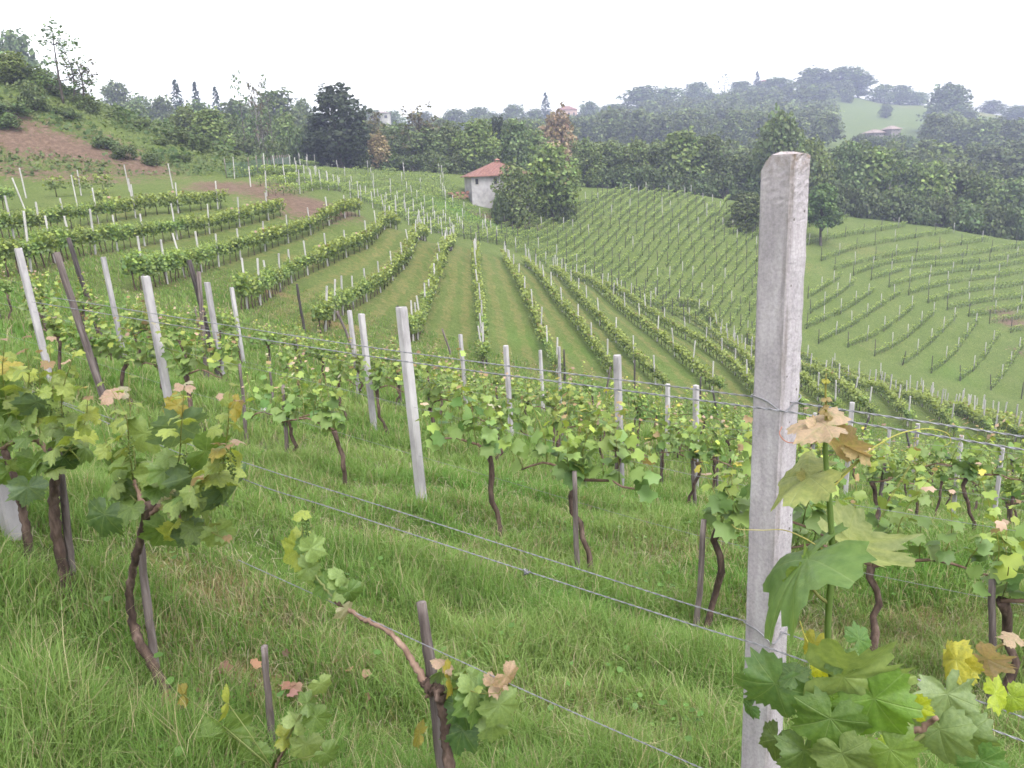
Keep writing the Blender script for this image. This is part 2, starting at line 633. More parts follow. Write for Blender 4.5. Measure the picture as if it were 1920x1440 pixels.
FAR += [('low', p) for p in RIGHT_LOW] + [('up', p) for p in RIGHT_UP]
FAR += [('head', p) for p in lerp_rows([(562, 310), (590, 332), (640, 362), (720, 400), (790, 432), (850, 447)],
                                       [(700, 316), (720, 335), (750, 358), (800, 388), (840, 418), (880, 440)],
                                       [(838, 328), (855, 345), (865, 372), (905, 402), (925, 425), (940, 445)], 15)]
# a few rows that run in under the bank, left of the head of the valley
FAR += [('head', p) for p in ([(440, 335), (500, 328), (570, 322)], [(470, 350), (540, 345), (600, 342)], [(500, 368), (570, 362), (640, 358)])]
FAR_W = [(n, row_world(p, .5)) for n, p in FAR]
FAR_W = [(n, w) for n, w in FAR_W if w is not None and len(w) > 3]
print('rows', len(NEAR_ROWS), [len(w) for n, w in HEDGE_W], len(FAR_W))
# ------------------------------------------------------------------ masks on the ground
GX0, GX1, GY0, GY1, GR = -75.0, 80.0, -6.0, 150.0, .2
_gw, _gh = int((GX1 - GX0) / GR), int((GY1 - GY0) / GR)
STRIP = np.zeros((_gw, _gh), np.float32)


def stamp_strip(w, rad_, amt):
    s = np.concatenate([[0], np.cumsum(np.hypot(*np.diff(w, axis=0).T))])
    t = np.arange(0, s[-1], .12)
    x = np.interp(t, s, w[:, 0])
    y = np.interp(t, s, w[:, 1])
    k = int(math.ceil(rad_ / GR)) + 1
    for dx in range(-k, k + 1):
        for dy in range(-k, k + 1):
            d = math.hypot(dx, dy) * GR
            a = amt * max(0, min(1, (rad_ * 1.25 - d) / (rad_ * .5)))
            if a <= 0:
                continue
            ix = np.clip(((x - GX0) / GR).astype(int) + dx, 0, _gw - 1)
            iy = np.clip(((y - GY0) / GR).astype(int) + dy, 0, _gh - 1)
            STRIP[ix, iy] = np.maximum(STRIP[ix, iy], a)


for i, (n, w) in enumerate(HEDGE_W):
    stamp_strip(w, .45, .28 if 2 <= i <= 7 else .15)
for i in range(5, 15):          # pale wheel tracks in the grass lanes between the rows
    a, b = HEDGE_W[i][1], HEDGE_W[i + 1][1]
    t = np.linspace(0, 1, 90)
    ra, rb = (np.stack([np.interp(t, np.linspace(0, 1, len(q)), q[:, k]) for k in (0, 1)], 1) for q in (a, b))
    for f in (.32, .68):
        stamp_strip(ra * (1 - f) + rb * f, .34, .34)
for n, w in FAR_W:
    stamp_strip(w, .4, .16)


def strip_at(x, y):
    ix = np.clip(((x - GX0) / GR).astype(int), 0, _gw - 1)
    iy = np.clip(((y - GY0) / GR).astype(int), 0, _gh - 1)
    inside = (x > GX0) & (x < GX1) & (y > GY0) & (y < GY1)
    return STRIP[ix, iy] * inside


# blobs given on the photograph's ground: (u, v, radius along x, radius along y in metres, amount)
def blobs(lst):
    W = hit([(a, b) for a, b, *_ in lst])
    return [(w[0], w[1], q[2], q[3], q[4]) for w, q in zip(W, lst) if not np.isnan(w[0])]


SOIL = blobs([(40, 262, 5, 3, .9), (110, 272, 4.5, 2.8, .95), (170, 287, 3.5, 2.4, .9), (60, 238, 4, 2.0, .7), (240, 300, 4, 3, .8), (270, 315, 3, 3, .9), (30, 300, 7, 3, .42), (120, 310, 7, 2.5, .38), (200, 322, 6, 3, .55),
              (60, 325, 8, 2.0, .62), (150, 333, 8, 2.0, .6), (300, 330, 5, 3, .45), (420, 350, 3, 4, .9), (460, 352, 3.2, 4.5, .8), (500, 362, 3.2, 4.5, .8), (545, 375, 2.8, 4.5, .8), (585, 385, 3, 5, 1), (620, 392, 2.5, 4, .9),
              (520, 350, 3, 4, .6), (1880, 585, 2.5, 1.5, .7), (1900, 605, 3, 1.5, .8), (1915, 660, 1.5, 1.5, .6), (440, 275, 5, 2.5, .7), (210, 265, 5, 2, .5), (1860, 430, 4, 2, .2), (930, 412, 5, 1.5, .8), (960, 415, 5, 2, .7)])
DRY = blobs([(430, 1120, .35, .4, .9), (560, 1180, .3, .3, .6), (330, 1180, .3, .2, .5), (470, 1270, .3, .2, .8), (380, 1080, .4, .3, .6), (1100, 1330, .4, .2, .3), (660, 1260, .2, .2, .5), (1180, 1400, .3, .2, .4),
             (1530, 1190, .5, .3, .7), (1720, 1180, .5, .4, .6), (900, 1050, .5, .4, .3), (1310, 890, .4, .4, .4), (1000, 950, .6, .4, .35), (1250, 1050, .5, .3, .3), (700, 1000, .5, .3, .3),
             (500, 545, 1.6, 1.2, .8), (560, 490, 1.5, 1.5, .5), (640, 610, 1.2, 1.2, .8), (930, 510, 1.5, 6, .2), (820, 640, 1, 1, .3), (1480, 492, 7, 3, .3), (1620, 470, 7, 3, .3), (1760, 455, 6, 2.5, .28),
             (1010, 690, 1.5, 1, .3), (1700, 200, 40, 30, .3), (1850, 215, 40, 15, .5), (230, 400, 2, 3, .3), (1660, 655, 3, 2, .25)])
LUSH = blobs([(900, 920, 1.2, .8, .8), (1100, 1150, .7, .4, .8), (1330, 1080, .5, .4, .9), (1370, 1200, .3, .3, .9), (300, 640, 2, 2, .8), (130, 640, 1.5, 1.5, .9), (860, 1000, .7, .4, .6), (1050, 1020, .5, .4, .5),
              (1720, 1080, .6, .4, .6), (990, 640, 2, 2.5, .35), (1090, 660, 2, 2, .3), (860, 650, 1.5, 2.5, .25), (880, 400, 6, 3, .8), (1790, 700, 3, 3, .25), (340, 690, 1.5, 1, .5), (540, 1060, .6, .4, .5), (100, 560, 2, 2, .6), (1260, 700, 2, 3, .25)])


def blob_at(B, x, y):
    m = np.zeros_like(x)
    for bx, by, rx, ry, a in B:
        d = ((x - bx) / rx) ** 2 + ((y - by) / ry) ** 2
        m = np.maximum(m, a * np.exp(-d * .9))
    return m


def make_ground_mat():
    m, nt, out = new_mat('grassland')
    geo = N(nt, 'ShaderNodeNewGeometry')
    pos = geo.outputs['Position']
    at = N(nt, 'ShaderNodeAttribute', attribute_name='col')
    sp = N(nt, 'ShaderNodeSeparateColor')
    nt.links.new(at.outputs['Color'], sp.inputs[0])
    n1 = noise(nt, pos, .35, 6, .65)
    n2 = noise(nt, pos, 2.6, 6, .7)
    n3 = noise(nt, pos, 18, 5, .75)
    g = ramp(nt, n1, [(.3, (.080, .116, .028)), (.5, (.110, .146, .042)), (.7, (.148, .168, .062))])
    g2 = ramp(nt, n2, [(.25, (.063, .098, .023)), (.55, (.112, .147, .043)), (.78, (.188, .190, .086))])
    g = mixc(nt, g, g2, .5)
    g = mixc(nt, g, ramp(nt, n3, [(.3, (.40, .46, .36)), (.7, (1.42, 1.36, 1.36))]), 1.0, 'MULTIPLY')
    n4 = noise(nt, pos, 7.0, 4, .7)
    g = mixc(nt, g, ramp(nt, n4, [(.32, (.58, .66, .54)), (.68, (1.26, 1.2, 1.26))]), 1.0, 'MULTIPLY')
    lush = mixc(nt, g, (.075, .175, .022), math_(nt, 'MULTIPLY', sp.outputs[2], .75))
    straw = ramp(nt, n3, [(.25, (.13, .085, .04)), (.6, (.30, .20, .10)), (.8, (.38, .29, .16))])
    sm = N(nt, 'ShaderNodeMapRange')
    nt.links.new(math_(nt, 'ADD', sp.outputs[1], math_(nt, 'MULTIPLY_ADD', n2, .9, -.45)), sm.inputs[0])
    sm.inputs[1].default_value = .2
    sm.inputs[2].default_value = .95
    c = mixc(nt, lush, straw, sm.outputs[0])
    soil = ramp(nt, n2, [(.25, (.070, .045, .032)), (.5, (.125, .083, .060)), (.75, (.20, .145, .110))])
    soil = mixc(nt, soil, ramp(nt, n3, [(.3, (.7, .7, .7)), (.7, (1.25, 1.25, 1.25))]), 1.0, 'MULTIPLY')
    s2 = N(nt, 'ShaderNodeMapRange')
    nt.links.new(math_(nt, 'ADD', sp.outputs[0], math_(nt, 'MULTIPLY_ADD', n2, 2.2, -1.15)), s2.inputs[0])
    s2.inputs[1].default_value = .3
    s2.inputs[2].default_value = .6
    c = mixc(nt, c, soil, s2.outputs[0])
    b = N(nt, 'ShaderNodeBsdfPrincipled')
    b.inputs['Roughness'].default_value = .95
    b.inputs['Specular IOR Level'].default_value = .1
    nt.links.new(c, b.inputs['Base Color'])
    bp = N(nt, 'ShaderNodeBump')
    bp.inputs['Strength'].default_value = .8
    bp.inputs['Distance'].default_value = .12
    nt.links.new(n3, bp.inputs['Height'])
    nt.links.new(bp.outputs[0], b.inputs['Normal'])
    nt.links.new(b.outputs[0], out.inputs['Surface'])
    return m


def make_ground():
    r = np.concatenate([.3 * 1.0095 ** np.arange(0, 645), 133 * 1.03 ** np.arange(1, 66)])
    r = r[r < 720]
    a = np.concatenate([np.arange(-180, -48, 4), np.arange(-48, 48, .22), np.arange(48, 180, 4)])
    A = np.radians(a)
    X = r[:, None] * np.sin(A)[None]
    Y = r[:, None] * np.cos(A)[None]
    Z = H(X, Y)
    mb = MB()
    n, m = X.shape
    i = np.arange(n - 1)[:, None] * m
    j = np.arange(m)[None]
    j2 = (j + 1) % m
    Q = np.stack([i + j, i + m + j, i + m + j2, i + j2], -1).reshape(-1, 4)[:, ::-1]
    x, y = X.ravel(), Y.ravel()
    soil = blob_at(SOIL, x, y)
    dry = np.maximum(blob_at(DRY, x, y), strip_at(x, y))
    lush = blob_at(LUSH, x, y)
    V = np.concatenate([np.stack([x, y, Z.ravel()], 1), [[0, 0, H(np.array([0.]), np.array([0.]))[0]]]])
    k = np.arange(m)
    fan = np.stack([np.full(m, n * m), (k + 1) % m, k], 1)
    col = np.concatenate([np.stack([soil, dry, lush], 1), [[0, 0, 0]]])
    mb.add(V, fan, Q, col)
    o = mb.obj('ground', make_ground_mat())
    tag(o, 'grassy vineyard hillsides falling into a valley', 'ground', kind='structure')


# ------------------------------------------------------------------ grass
def blades(mb, x, y, hgt, wid, cols, rng, lean=.5, seg=2):
    n = len(x)
    if n == 0:
        return
    z = H(x, y) - .01
    az = rng.uniform(0, 2 * np.pi, n)
    le = rng.uniform(.1, 1, n) * lean * hgt
    dx, dy = np.cos(az) * le, np.sin(az) * le
    fa = rng.uniform(0, np.pi, n)
    wx, wy = np.cos(fa) * wid * .5, np.sin(fa) * wid * .5
    base = np.stack([x, y, z], 1)
    w = np.stack([wx, wy, np.zeros(n)], 1)
    mid = base + np.stack([dx * .3, dy * .3, hgt * .58], 1)
    tip = base + np.stack([dx, dy, hgt * np.sqrt(np.clip(1 - (le / hgt) ** 2 * .75, .12, 1))], 1)
    V = np.stack([base - w, base + w, mid + w * .8, mid - w * .8, tip], 1).reshape(-1, 3)
    o = np.arange(n)[:, None] * 5
    Q = o + np.array([0, 1, 2, 3])
    T = o + np.array([3, 2, 4])
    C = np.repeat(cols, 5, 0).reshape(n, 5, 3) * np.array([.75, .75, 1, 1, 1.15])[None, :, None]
    mb.add(V, T, Q, C.reshape(-1, 3))


def grass_cols(x, y, rng, dryamt):
    n = len(x)
    lush = blob_at(LUSH, x, y)
    t = np.clip(.5 + .35 * wob(x, y, 1.1, 5) + .2 * wob(x, y, .35, 6) + rng.normal(0, .22, n), 0, 1)[:, None]
    a = np.array([.092, .190, .038])
    b = np.array([.215, .300, .100])
    c = a * (1 - t) + b * t
    lc = np.array([.085, .205, .035]) * rng.uniform(.8, 1.25, (n, 1))
    f = (lush * .8)[:, None]
    c = c * (1 - f) + lc * f
    isdry = rng.random(n) < (.06 + .5 * dryamt)
    dc = np.array([.33, .29, .18]) * rng.uniform(.55, 1.15, (n, 1))
    c = np.where(isdry[:, None], dc, c)
    return c


def make_grass():
    rng = np.random.default_rng(11)
    mb = MB()

    def zone(y0, y1, n, h0, h1, wd, lean=.6):
        n = int(n * 1.27)
        # even over the area of a ring of the view wedge, random distance
        y = np.sqrt(rng.uniform(y0 ** 2, y1 ** 2, n))
        x = rng.uniform(-.85, 1.0, n) * y
        if y0 < 2:
            x = rng.uniform(-1, 1, n) * np.maximum(1.6, .8 * y)
        clump = wob(x, y, .22, 8) + .7 * wob(x, y, .7, 9)
        keep = rng.random(n) < np.clip(.72 + .33 * clump, .12, 1)
        soil = blob_at(SOIL, x, y)
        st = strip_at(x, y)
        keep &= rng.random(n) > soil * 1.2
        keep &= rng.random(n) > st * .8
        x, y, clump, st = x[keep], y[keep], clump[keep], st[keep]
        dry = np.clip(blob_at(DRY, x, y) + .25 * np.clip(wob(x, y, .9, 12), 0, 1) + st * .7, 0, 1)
        left = np.clip((-x / y - .25) * 2.5, 0, 1) * (y < 5)
        hg = rng.uniform(h0, h1, len(x)) * (1 + .65 * np.clip(clump, -1, 1)) * (1 - .45 * dry) * (1 + .25 * left)
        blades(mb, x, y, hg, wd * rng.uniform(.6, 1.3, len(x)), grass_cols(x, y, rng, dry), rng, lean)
        # seed heads: thin pale stalks
        k = rng.random(len(x)) < .03
        if k.any():
            sc = np.array([.42, .38, .24]) * rng.uniform(.7, 1.2, (k.sum(), 1))
            blades(mb, x[k] + .02, y[k] + .01, hg[k] * rng.uniform(1.15, 1.7, k.sum()), wd * .55, sc, rng, .9)

    # matted pale thatch lying between the green blades
    y = np.sqrt(rng.uniform(1.2 ** 2, 11 ** 2, 60000))
    x = rng.uniform(-1, 1, len(y)) * np.maximum(1.6, .75 * y)
    k = rng.random(len(y)) < np.clip(.30 + .5 * wob(x, y, .5, 15) + .6 * blob_at(DRY, x, y), .04, 1)
    x, y = x[k], y[k]
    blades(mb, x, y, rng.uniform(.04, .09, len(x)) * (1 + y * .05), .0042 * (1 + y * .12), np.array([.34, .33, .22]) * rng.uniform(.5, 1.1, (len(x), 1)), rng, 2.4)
    zone(1.2, 3.2, 85000, .07, .22, .0042, 1.0)
    zone(3.2, 5.2, 110000, .07, .21, .0050, 1.0)
    zone(5.2, 8.5, 120000, .07, .20, .0075, 1.0)
    zone(8.5, 14, 100000, .08, .22, .012, .9)
    zone(14, 24, 80000, .08, .22, .020, .8)
    zone(24, 42, 60000, .08, .18, .035, .8)
    m = leaf_mat('grass_blades', trans=.4, under=0, objvar=0, rough=.6, spec=.15)
    o = mb.obj('meadow_grass', m, smooth=True)
    tag(o, 'long green and straw coloured grass growing between the vine rows', 'grass', kind='stuff')


def make_weeds():
    """broad leaved weeds low in the grass"""
    rng = np.random.default_rng(19)
    mb = MB()
    n = 90
    y = np.sqrt(rng.uniform(1.6 ** 2, 10 ** 2, n))
    x = rng.uniform(-.7, .7, n) * y
    x = np.concatenate([x, [q[0] for q in hit([(1240, 1130), (1045, 1145), (930, 1245), (1240, 1400), (1190, 1230), (480, 870), (470, 800)]) for _ in range(4)]])
    y = np.concatenate([y, [q[1] for q in hit([(1240, 1130), (1045, 1145), (930, 1245), (1240, 1400), (1190, 1230), (480, 870), (470, 800)]) for _ in range(4)]])
    z = H(x, y)
    for a, b, c in zip(x, y, z):
        m = int(rng.integers(5, 11))
        an = rng.uniform(0, 6.28, m)
        d = np.stack([np.cos(an), np.sin(an), rng.uniform(.4, 1.4, m)], 1)
        h = rng.uniform(.04, .17, (m, 1))
        P = np.array([a, b, c]) + d * h + rng.normal(0, .012, (m, 3))
        X, Y, Z = frames(np.stack([-np.cos(an) * .4, -np.sin(an) * .4, np.ones(m)], 1) + rng.normal(0, .3, (m, 3)), d)
        stamp(mb, LEAF_LOW[0], P, X, Y, Z, rng.uniform(.018, .042, m), np.array([.085, .18, .035]) * rng.uniform(.7, 1.25, (m, 1)))
    tag(mb.obj('weeds', M_LEAF), 'broad leaved weeds scattered low in the grass', 'weeds', kind='stuff')


def make_litter():
    rng = np.random.default_rng(5)
    mb = MB()
    c = hit([(430, 1290), (560, 1290), (400, 1340), (480, 1300), (700, 1290), (330, 1320), (1420, 1330)])
    P = []
    for q in c:
        P.append(q[:2] + rng.normal(0, .10, (5, 2)))
    P = np.concatenate(P)
    z = H(P[:, 0], P[:, 1]) + rng.uniform(.02, .09, len(P))
    P = np.column_stack([P, z])
    n = len(P)
    Z = norm(rng.normal(0, .6, (n, 3)) + [0, -.3, 1])
    X, Y, Z = frames(Z, rng.normal(0, 1, (n, 3)))
    cols = np.array([.20, .11, .07]) * rng.uniform(.5, 1.5, (n, 1)) * np.array([1, 1, 1]) + rng.uniform(0, .04, (n, 3))
    stamp(mb, LEAF_MID[0], P, X, Y, Z, rng.uniform(.025, .05, n), cols)
    tag(mb.obj('leaf_litter', M_LEAF), 'curled rusty dead vine leaves lying in the grass', 'dead leaves', kind='stuff')


# ------------------------------------------------------------------ sky, sun, haze
SUN_EL, SUN_AZ = 62.0, 152.0      # degrees; azimuth clockwise from the view direction


def make_sky():
    w = bpy.data.worlds.new('World')
    scene.world = w
    w.use_nodes = True
    nt = w.node_tree
    bg = nt.nodes['Background']
    sky = nt.nodes.new('ShaderNodeTexSky')
    sky.sky_type = 'NISHITA'
    sky.sun_disc = False
    sky.sun_elevation = rad(SUN_EL)
    sky.sun_rotation = rad(SUN_AZ)
    sky.air_density = 1.0
    sky.dust_density = 3.0
    sky.ozone_density = 1.0
    hs = nt.nodes.new('ShaderNodeHueSaturation')
    hs.inputs['Saturation'].default_value = .08
    nt.links.new(sky.outputs[0], hs.inputs['Color'])
    nt.links.new(hs.outputs[0], bg.inputs['Color'])
    bg.inputs['Strength'].default_value = .15
    s = bpy.data.lights.new('sun', 'SUN')
    s.energy = .6
    s.angle = rad(25)
    s.color = (1, .96, .9)
    so = bpy.data.objects.new('sun', s)
    COL.objects.link(so)
    d = Vector((math.sin(rad(SUN_AZ)) * math.cos(rad(SUN_EL)), math.cos(rad(SUN_AZ)) * math.cos(rad(SUN_EL)), math.sin(rad(SUN_EL))))
    so.rotation_euler = d.to_track_quat('Z', 'Y').to_euler()
    so.location = d * 300
    vs = scene.view_settings
    vs.view_transform = 'Standard'
    vs.look = 'None'
    vs.gamma = 1
    vs.exposure = EXPOSURE


EXPOSURE = 1.93
HAZE = .0008


def make_haze():
    mb = MB()
    box(mb, -735, 735, -735, 735, HAZE_LOW, HAZE_TOP)
    m, nt, out = new_mat('air')
    v = N(nt, 'ShaderNodeVolumePrincipled')
    v.inputs['Color'].default_value = (.53, .57, .82, 1)
    v.inputs['Density'].default_value = HAZE
    v.inputs['Anisotropy'].default_value = .2
    nt.links.new(v.outputs[0], out.inputs['Volume'])
    o = mb.obj('haze', m, smooth=False)
    tag(o, 'thin bluish haze over the valley', 'haze', kind='stuff')


def render_setup():
    c = scene.cycles
    scene.render.engine = 'CYCLES'
    c.use_denoising = True
    try:
        c.denoiser = 'OPENIMAGEDENOISE'
        c.denoising_prefilter = 'ACCURATE'
        c.denoising_input_passes = 'RGB_ALBEDO_NORMAL'
    except Exception:
        pass
    c.max_bounces = 6
    c.diffuse_bounces = 3
    c.glossy_bounces = 2
    c.transmission_bounces = 3
    c.volume_bounces = 1
    c.transparent_max_bounces = 4
    c.use_adaptive_sampling = True
    c.adaptive_threshold = .02
    c.sample_clamp_indirect = 6
    c.pixel_filter_type = 'BLACKMAN_HARRIS'
    c.filter_width = 1.6
# ------------------------------------------------------------------ leaf templates: petiole joint at origin, tip along +Y, upper face +Z
_OUT = [(0, 1.0), (6, .92), (11, .89), (16, .80), (21, .78), (26, .70), (31, .76), (38, .82), (45, .92), (51, .95), (57, .86), (63, .83), (69, .74), (75, .68), (82, .73), (90, .78),
        (98, .82), (106, .84), (114, .75), (123, .74), (132, .70), (141, .68), (150, .62), (158, .55), (165, .44), (171, .30), (176, .14)]


def leaf_template(seed, fine):
    r = np.random.default_rng(seed)
    pts = _OUT if fine else [(0, 1.0), (26, .68), (50, .95), (76, .66), (104, .82), (140, .66), (168, .36)]
    th = [p[0] for p in pts] + [-p[0] for p in pts[:0:-1]]
    rr = [p[1] for p in pts] + [p[1] for p in pts[:0:-1]]
    th = np.radians(np.array(th))
    rr = np.array(rr) * (1 + .07 * r.uniform(-1, 1, len(rr)))
    if fine:
        rr = rr * (1 + .062 * np.where(np.arange(len(rr)) % 2, 1, -1))
    n = len(th)
    x, y = np.sin(th) * rr, np.cos(th) * rr
    rings = (.2, .4, .6, .8, 1.0) if fine else (1.0,)
    V = [(0, 0, 0)]
    ph = r.uniform(0, 6.28, 3)
    fold, droop, wave = r.uniform(.05, .30), r.uniform(.10, .55), r.uniform(.05, .13)

    def zz(a, b, t):
        q = math.hypot(a, b)
        return fold * abs(a) - droop * q * q + wave * q * math.sin(3 * t + ph[0]) + wave * .7 * q * q * math.sin(5 * t + ph[1]) + (.03 * q * math.sin(11 * t + ph[2]) if fine else 0)
    for f in rings:
        for k in range(n):
            V.append((x[k] * f, y[k] * f, zz(x[k] * f, y[k] * f, th[k])))
    V = np.array(V)
    k = np.arange(n)
    k2 = (k + 1) % n
    tri = np.stack([np.zeros(n, int), 1 + k2, 1 + k], 1)
    quad = np.zeros((0, 4), int)
    if fine:
        q = [np.stack([1 + i * n + k, 1 + i * n + k2, 1 + (i + 1) * n + k2, 1 + (i + 1) * n + k], 1) for i in range(len(rings) - 1)]
        quad = np.concatenate(q)
    return (V, tri, quad, None, V[:, :2].copy())


LEAF_FINE = [leaf_template(s, True) for s in range(6)]
LEAF_MID = [leaf_template(s, False) for s in range(20, 26)]
_lo = np.array([(0, 0, 0), (.42, .25, .08), (.5, .75, -.02), (0, 1.0, -.12), (-.5, .7, -.02), (-.45, .2, .08)])
_lo[:, 1] -= .35
LEAF_LOW = [(_lo, np.array([(0, 1, 2), (0, 2, 3), (0, 3, 4), (0, 4, 5)]), None, None)]

M_LEAF = leaf_mat('vine_leaf', trans=.34, rough=.5, objvar=.10, spec=.35)
M_LEAFV = leaf_mat('vine_leaf_veined', trans=.42, vein=True, rough=.45, objvar=.08, spec=.4)
M_SHOOT = leaf_mat('green_shoot', trans=.05, under=0, objvar=.05)
M_BARK = rough_mat('vine_bark', [(.3, (.030, .020, .016)), (.5, (.075, .050, .040)), (.72, (.17, .12, .10))], 30, .95, .9, 6, (1, 1, .25), bscale=45)
M_CANE = rough_mat('cane_bark', [(.3, (.10, .06, .045)), (.6, (.22, .145, .11)), (.8, (.34, .25, .20))], 22, .85, .5, 6, (1, 1, .4))
M_STAKE = rough_mat('weathered_wood', [(.28, (.055, .042, .04)), (.5, (.13, .105, .10)), (.75, (.25, .215, .21))], 14, .9, .8, 6, (3, 3, .18), bscale=24)
M_DARKWOOD = rough_mat('dark_wood', [(.28, (.020, .016, .016)), (.5, (.05, .042, .042)), (.78, (.12, .10, .10))], 14, .9, .8, 6, (3, 3, .2), bscale=24)
M_CONC = rough_mat('concrete', [(.25, (.20, .185, .195)), (.5, (.33, .312, .325)), (.75, (.42, .40, .41))], 9, .9, .35, 9, (1, 1, .35), bscale=60)
M_CONC2 = rough_mat('weathered_white_concrete', [(.25, (.25, .24, .235)), (.5, (.37, .355, .345)), (.75, (.45, .435, .425))], 9, .9, .35, 5, (1, 1, .35))
M_WIRE = plain_mat('galvanised_wire', (.23, .23, .25), .5, .5, .4)


def make_hero_conc():
    m, nt, out = new_mat('cast_concrete')
    tc = N(nt, 'ShaderNodeTexCoord')
    P = tc.outputs['Object']
    at = N(nt, 'ShaderNodeAttribute', attribute_name='col')
    sp = N(nt, 'ShaderNodeSeparateColor')
    nt.links.new(at.outputs['Color'], sp.inputs[0])
    mp = N(nt, 'ShaderNodeMapping')
    mp.inputs['Scale'].default_value = (1, 1, .12)
    nt.links.new(P, mp.inputs[0])
    n1 = noise(nt, mp.outputs[0], 34, 7, .65)
    n2 = noise(nt, P, 6, 5, .6)
    n3 = noise(nt, P, 130, 5, .7)
    c = ramp(nt, n1, [(.25, (.28, .255, .28)), (.5, (.37, .345, .37)), (.75, (.43, .41, .435))])
    c = mixc(nt, c, ramp(nt, n2, [(.3, (.80, .79, .80)), (.65, (1.12, 1.1, 1.1))]), 1.0, 'MULTIPLY')
    c = mixc(nt, c, ramp(nt, n3, [(.3, (.80, .8, .8)), (.6, (1.1, 1.1, 1.1))]), 1.0, 'MULTIPLY')
    # air holes
    vo = N(nt, 'ShaderNodeTexVoronoi')
    vo.inputs['Scale'].default_value = 46
    nt.links.new(P, vo.inputs['Vector'])
    r1 = N(nt, 'ShaderNodeSeparateColor')
    nt.links.new(vo.outputs['Color'], r1.inputs[0])
    hole = math_(nt, 'MULTIPLY', math_(nt, 'LESS_THAN', vo.outputs['Distance'], .15), math_(nt, 'GREATER_THAN', r1.outputs[0], .80))
    c = mixc(nt, c, (.10, .085, .08), math_(nt, 'MULTIPLY', hole, .85))
    # grime along the arris (g) and the broken top (b)
    gr = math_(nt, 'MULTIPLY', sp.outputs[1], ramp(nt, noise(nt, mp.outputs[0], 60, 6, .7), [(.38, (0, 0, 0)), (.62, (1, 1, 1))]))
    c = mixc(nt, c, (.13, .105, .09), math_(nt, 'MULTIPLY', gr, .8))
    tp = math_(nt, 'MULTIPLY', sp.outputs[2], ramp(nt, noise(nt, P, 70, 6, .75), [(.42, (0, 0, 0)), (.6, (1, 1, 1))]))
    c = mixc(nt, c, (.17, .12, .085), math_(nt, 'MULTIPLY', tp, .75))
    b = N(nt, 'ShaderNodeBsdfPrincipled')
    b.inputs['Roughness'].default_value = .9
    b.inputs['Specular IOR Level'].default_value = .2
    nt.links.new(c, b.inputs['Base Color'])
    bp = N(nt, 'ShaderNodeBump')
    bp.inputs['Distance'].default_value = .004
    nt.links.new(math_(nt, 'MULTIPLY_ADD', sp.outputs[0], .9, .18), bp.inputs['Strength'])
    nt.links.new(math_(nt, 'SUBTRACT', noise(nt, P, 110, 6, .7), math_(nt, 'MULTIPLY', hole, .6)), bp.inputs['Height'])
    nt.links.new(bp.outputs[0], b.inputs['Normal'])
    nt.links.new(b.outputs[0], out.inputs['Surface'])
    return m


G0, G1 = np.array([.088, .160, .040]), np.array([.200, .275, .080])
YG, YEL, PINK, COP, WHT = np.array([.30, .36, .07]), np.array([.38, .33, .06]), np.array([.38, .26, .20]), np.array([.28, .19, .10]), np.array([.40, .37, .27])


def leaf_cols(f, rng, wild=1.0):
    """f: 0 old leaf at the foot of a shoot .. 1 shoot tip"""
    n = len(f)
    t = np.clip(f + rng.normal(0, .13, n), 0, 1)[:, None]
    base = G0 + (G1 - G0) * rng.uniform(0, 1, (n, 1))
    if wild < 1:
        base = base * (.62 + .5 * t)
    c = np.where(t < .55, base, base * .55 + YG * .45)
    pick = rng.random((n, 1))
    tipc = np.where(pick < .26, PINK, np.where(pick < .46, COP, np.where(pick < .58, YEL, np.where(pick < .68, WHT, YG))))
    c = np.where((t > .84) & (rng.random((n, 1)) < wild), tipc * rng.uniform(.7, 1.1, (n, 1)), c)
    odd = rng.random((n, 1))
    c = np.where((odd < .03) & (t < .84), YG, c)
    return c * rng.uniform(.8, 1.2, (n, 1))


def add_leaves(mb, T, nodes, f, out, size, rng, pet=.05, petmb=None, wild=None):
    """leaves on petioles; nodes (n,3), out (n,3) outward directions"""
    n = len(nodes)
    out = norm(out + rng.normal(0, .35, (n, 3)))
    P = nodes + out * (pet * rng.uniform(.6, 1.3, (n, 1))) * (1.1 - .6 * f[:, None])
    Z = norm(out * .55 + np.array([0, 0, .75]) + rng.normal(0, .38, (n, 3)))
    tip = out + np.array([0, 0, -.55]) + rng.normal(0, .25, (n, 3))
    X, Y, Z = frames(Z, tip)
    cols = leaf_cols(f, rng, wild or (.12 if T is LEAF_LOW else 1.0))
    w = rng.integers(0, len(T), n)
    for k in range(len(T)):
        s = w == k
        if s.any():
            stamp(mb, T[k], P[s], X[s], Y[s], Z[s], size[s], cols[s])
    if petmb is not None:
        for a, b, ff in zip(nodes, P, f):
            tube(petmb, [a, (a + b) / 2 + [0, 0, .006], b], [.0016, .0013, .001], 4, (.22, .22, .07), cap=False)


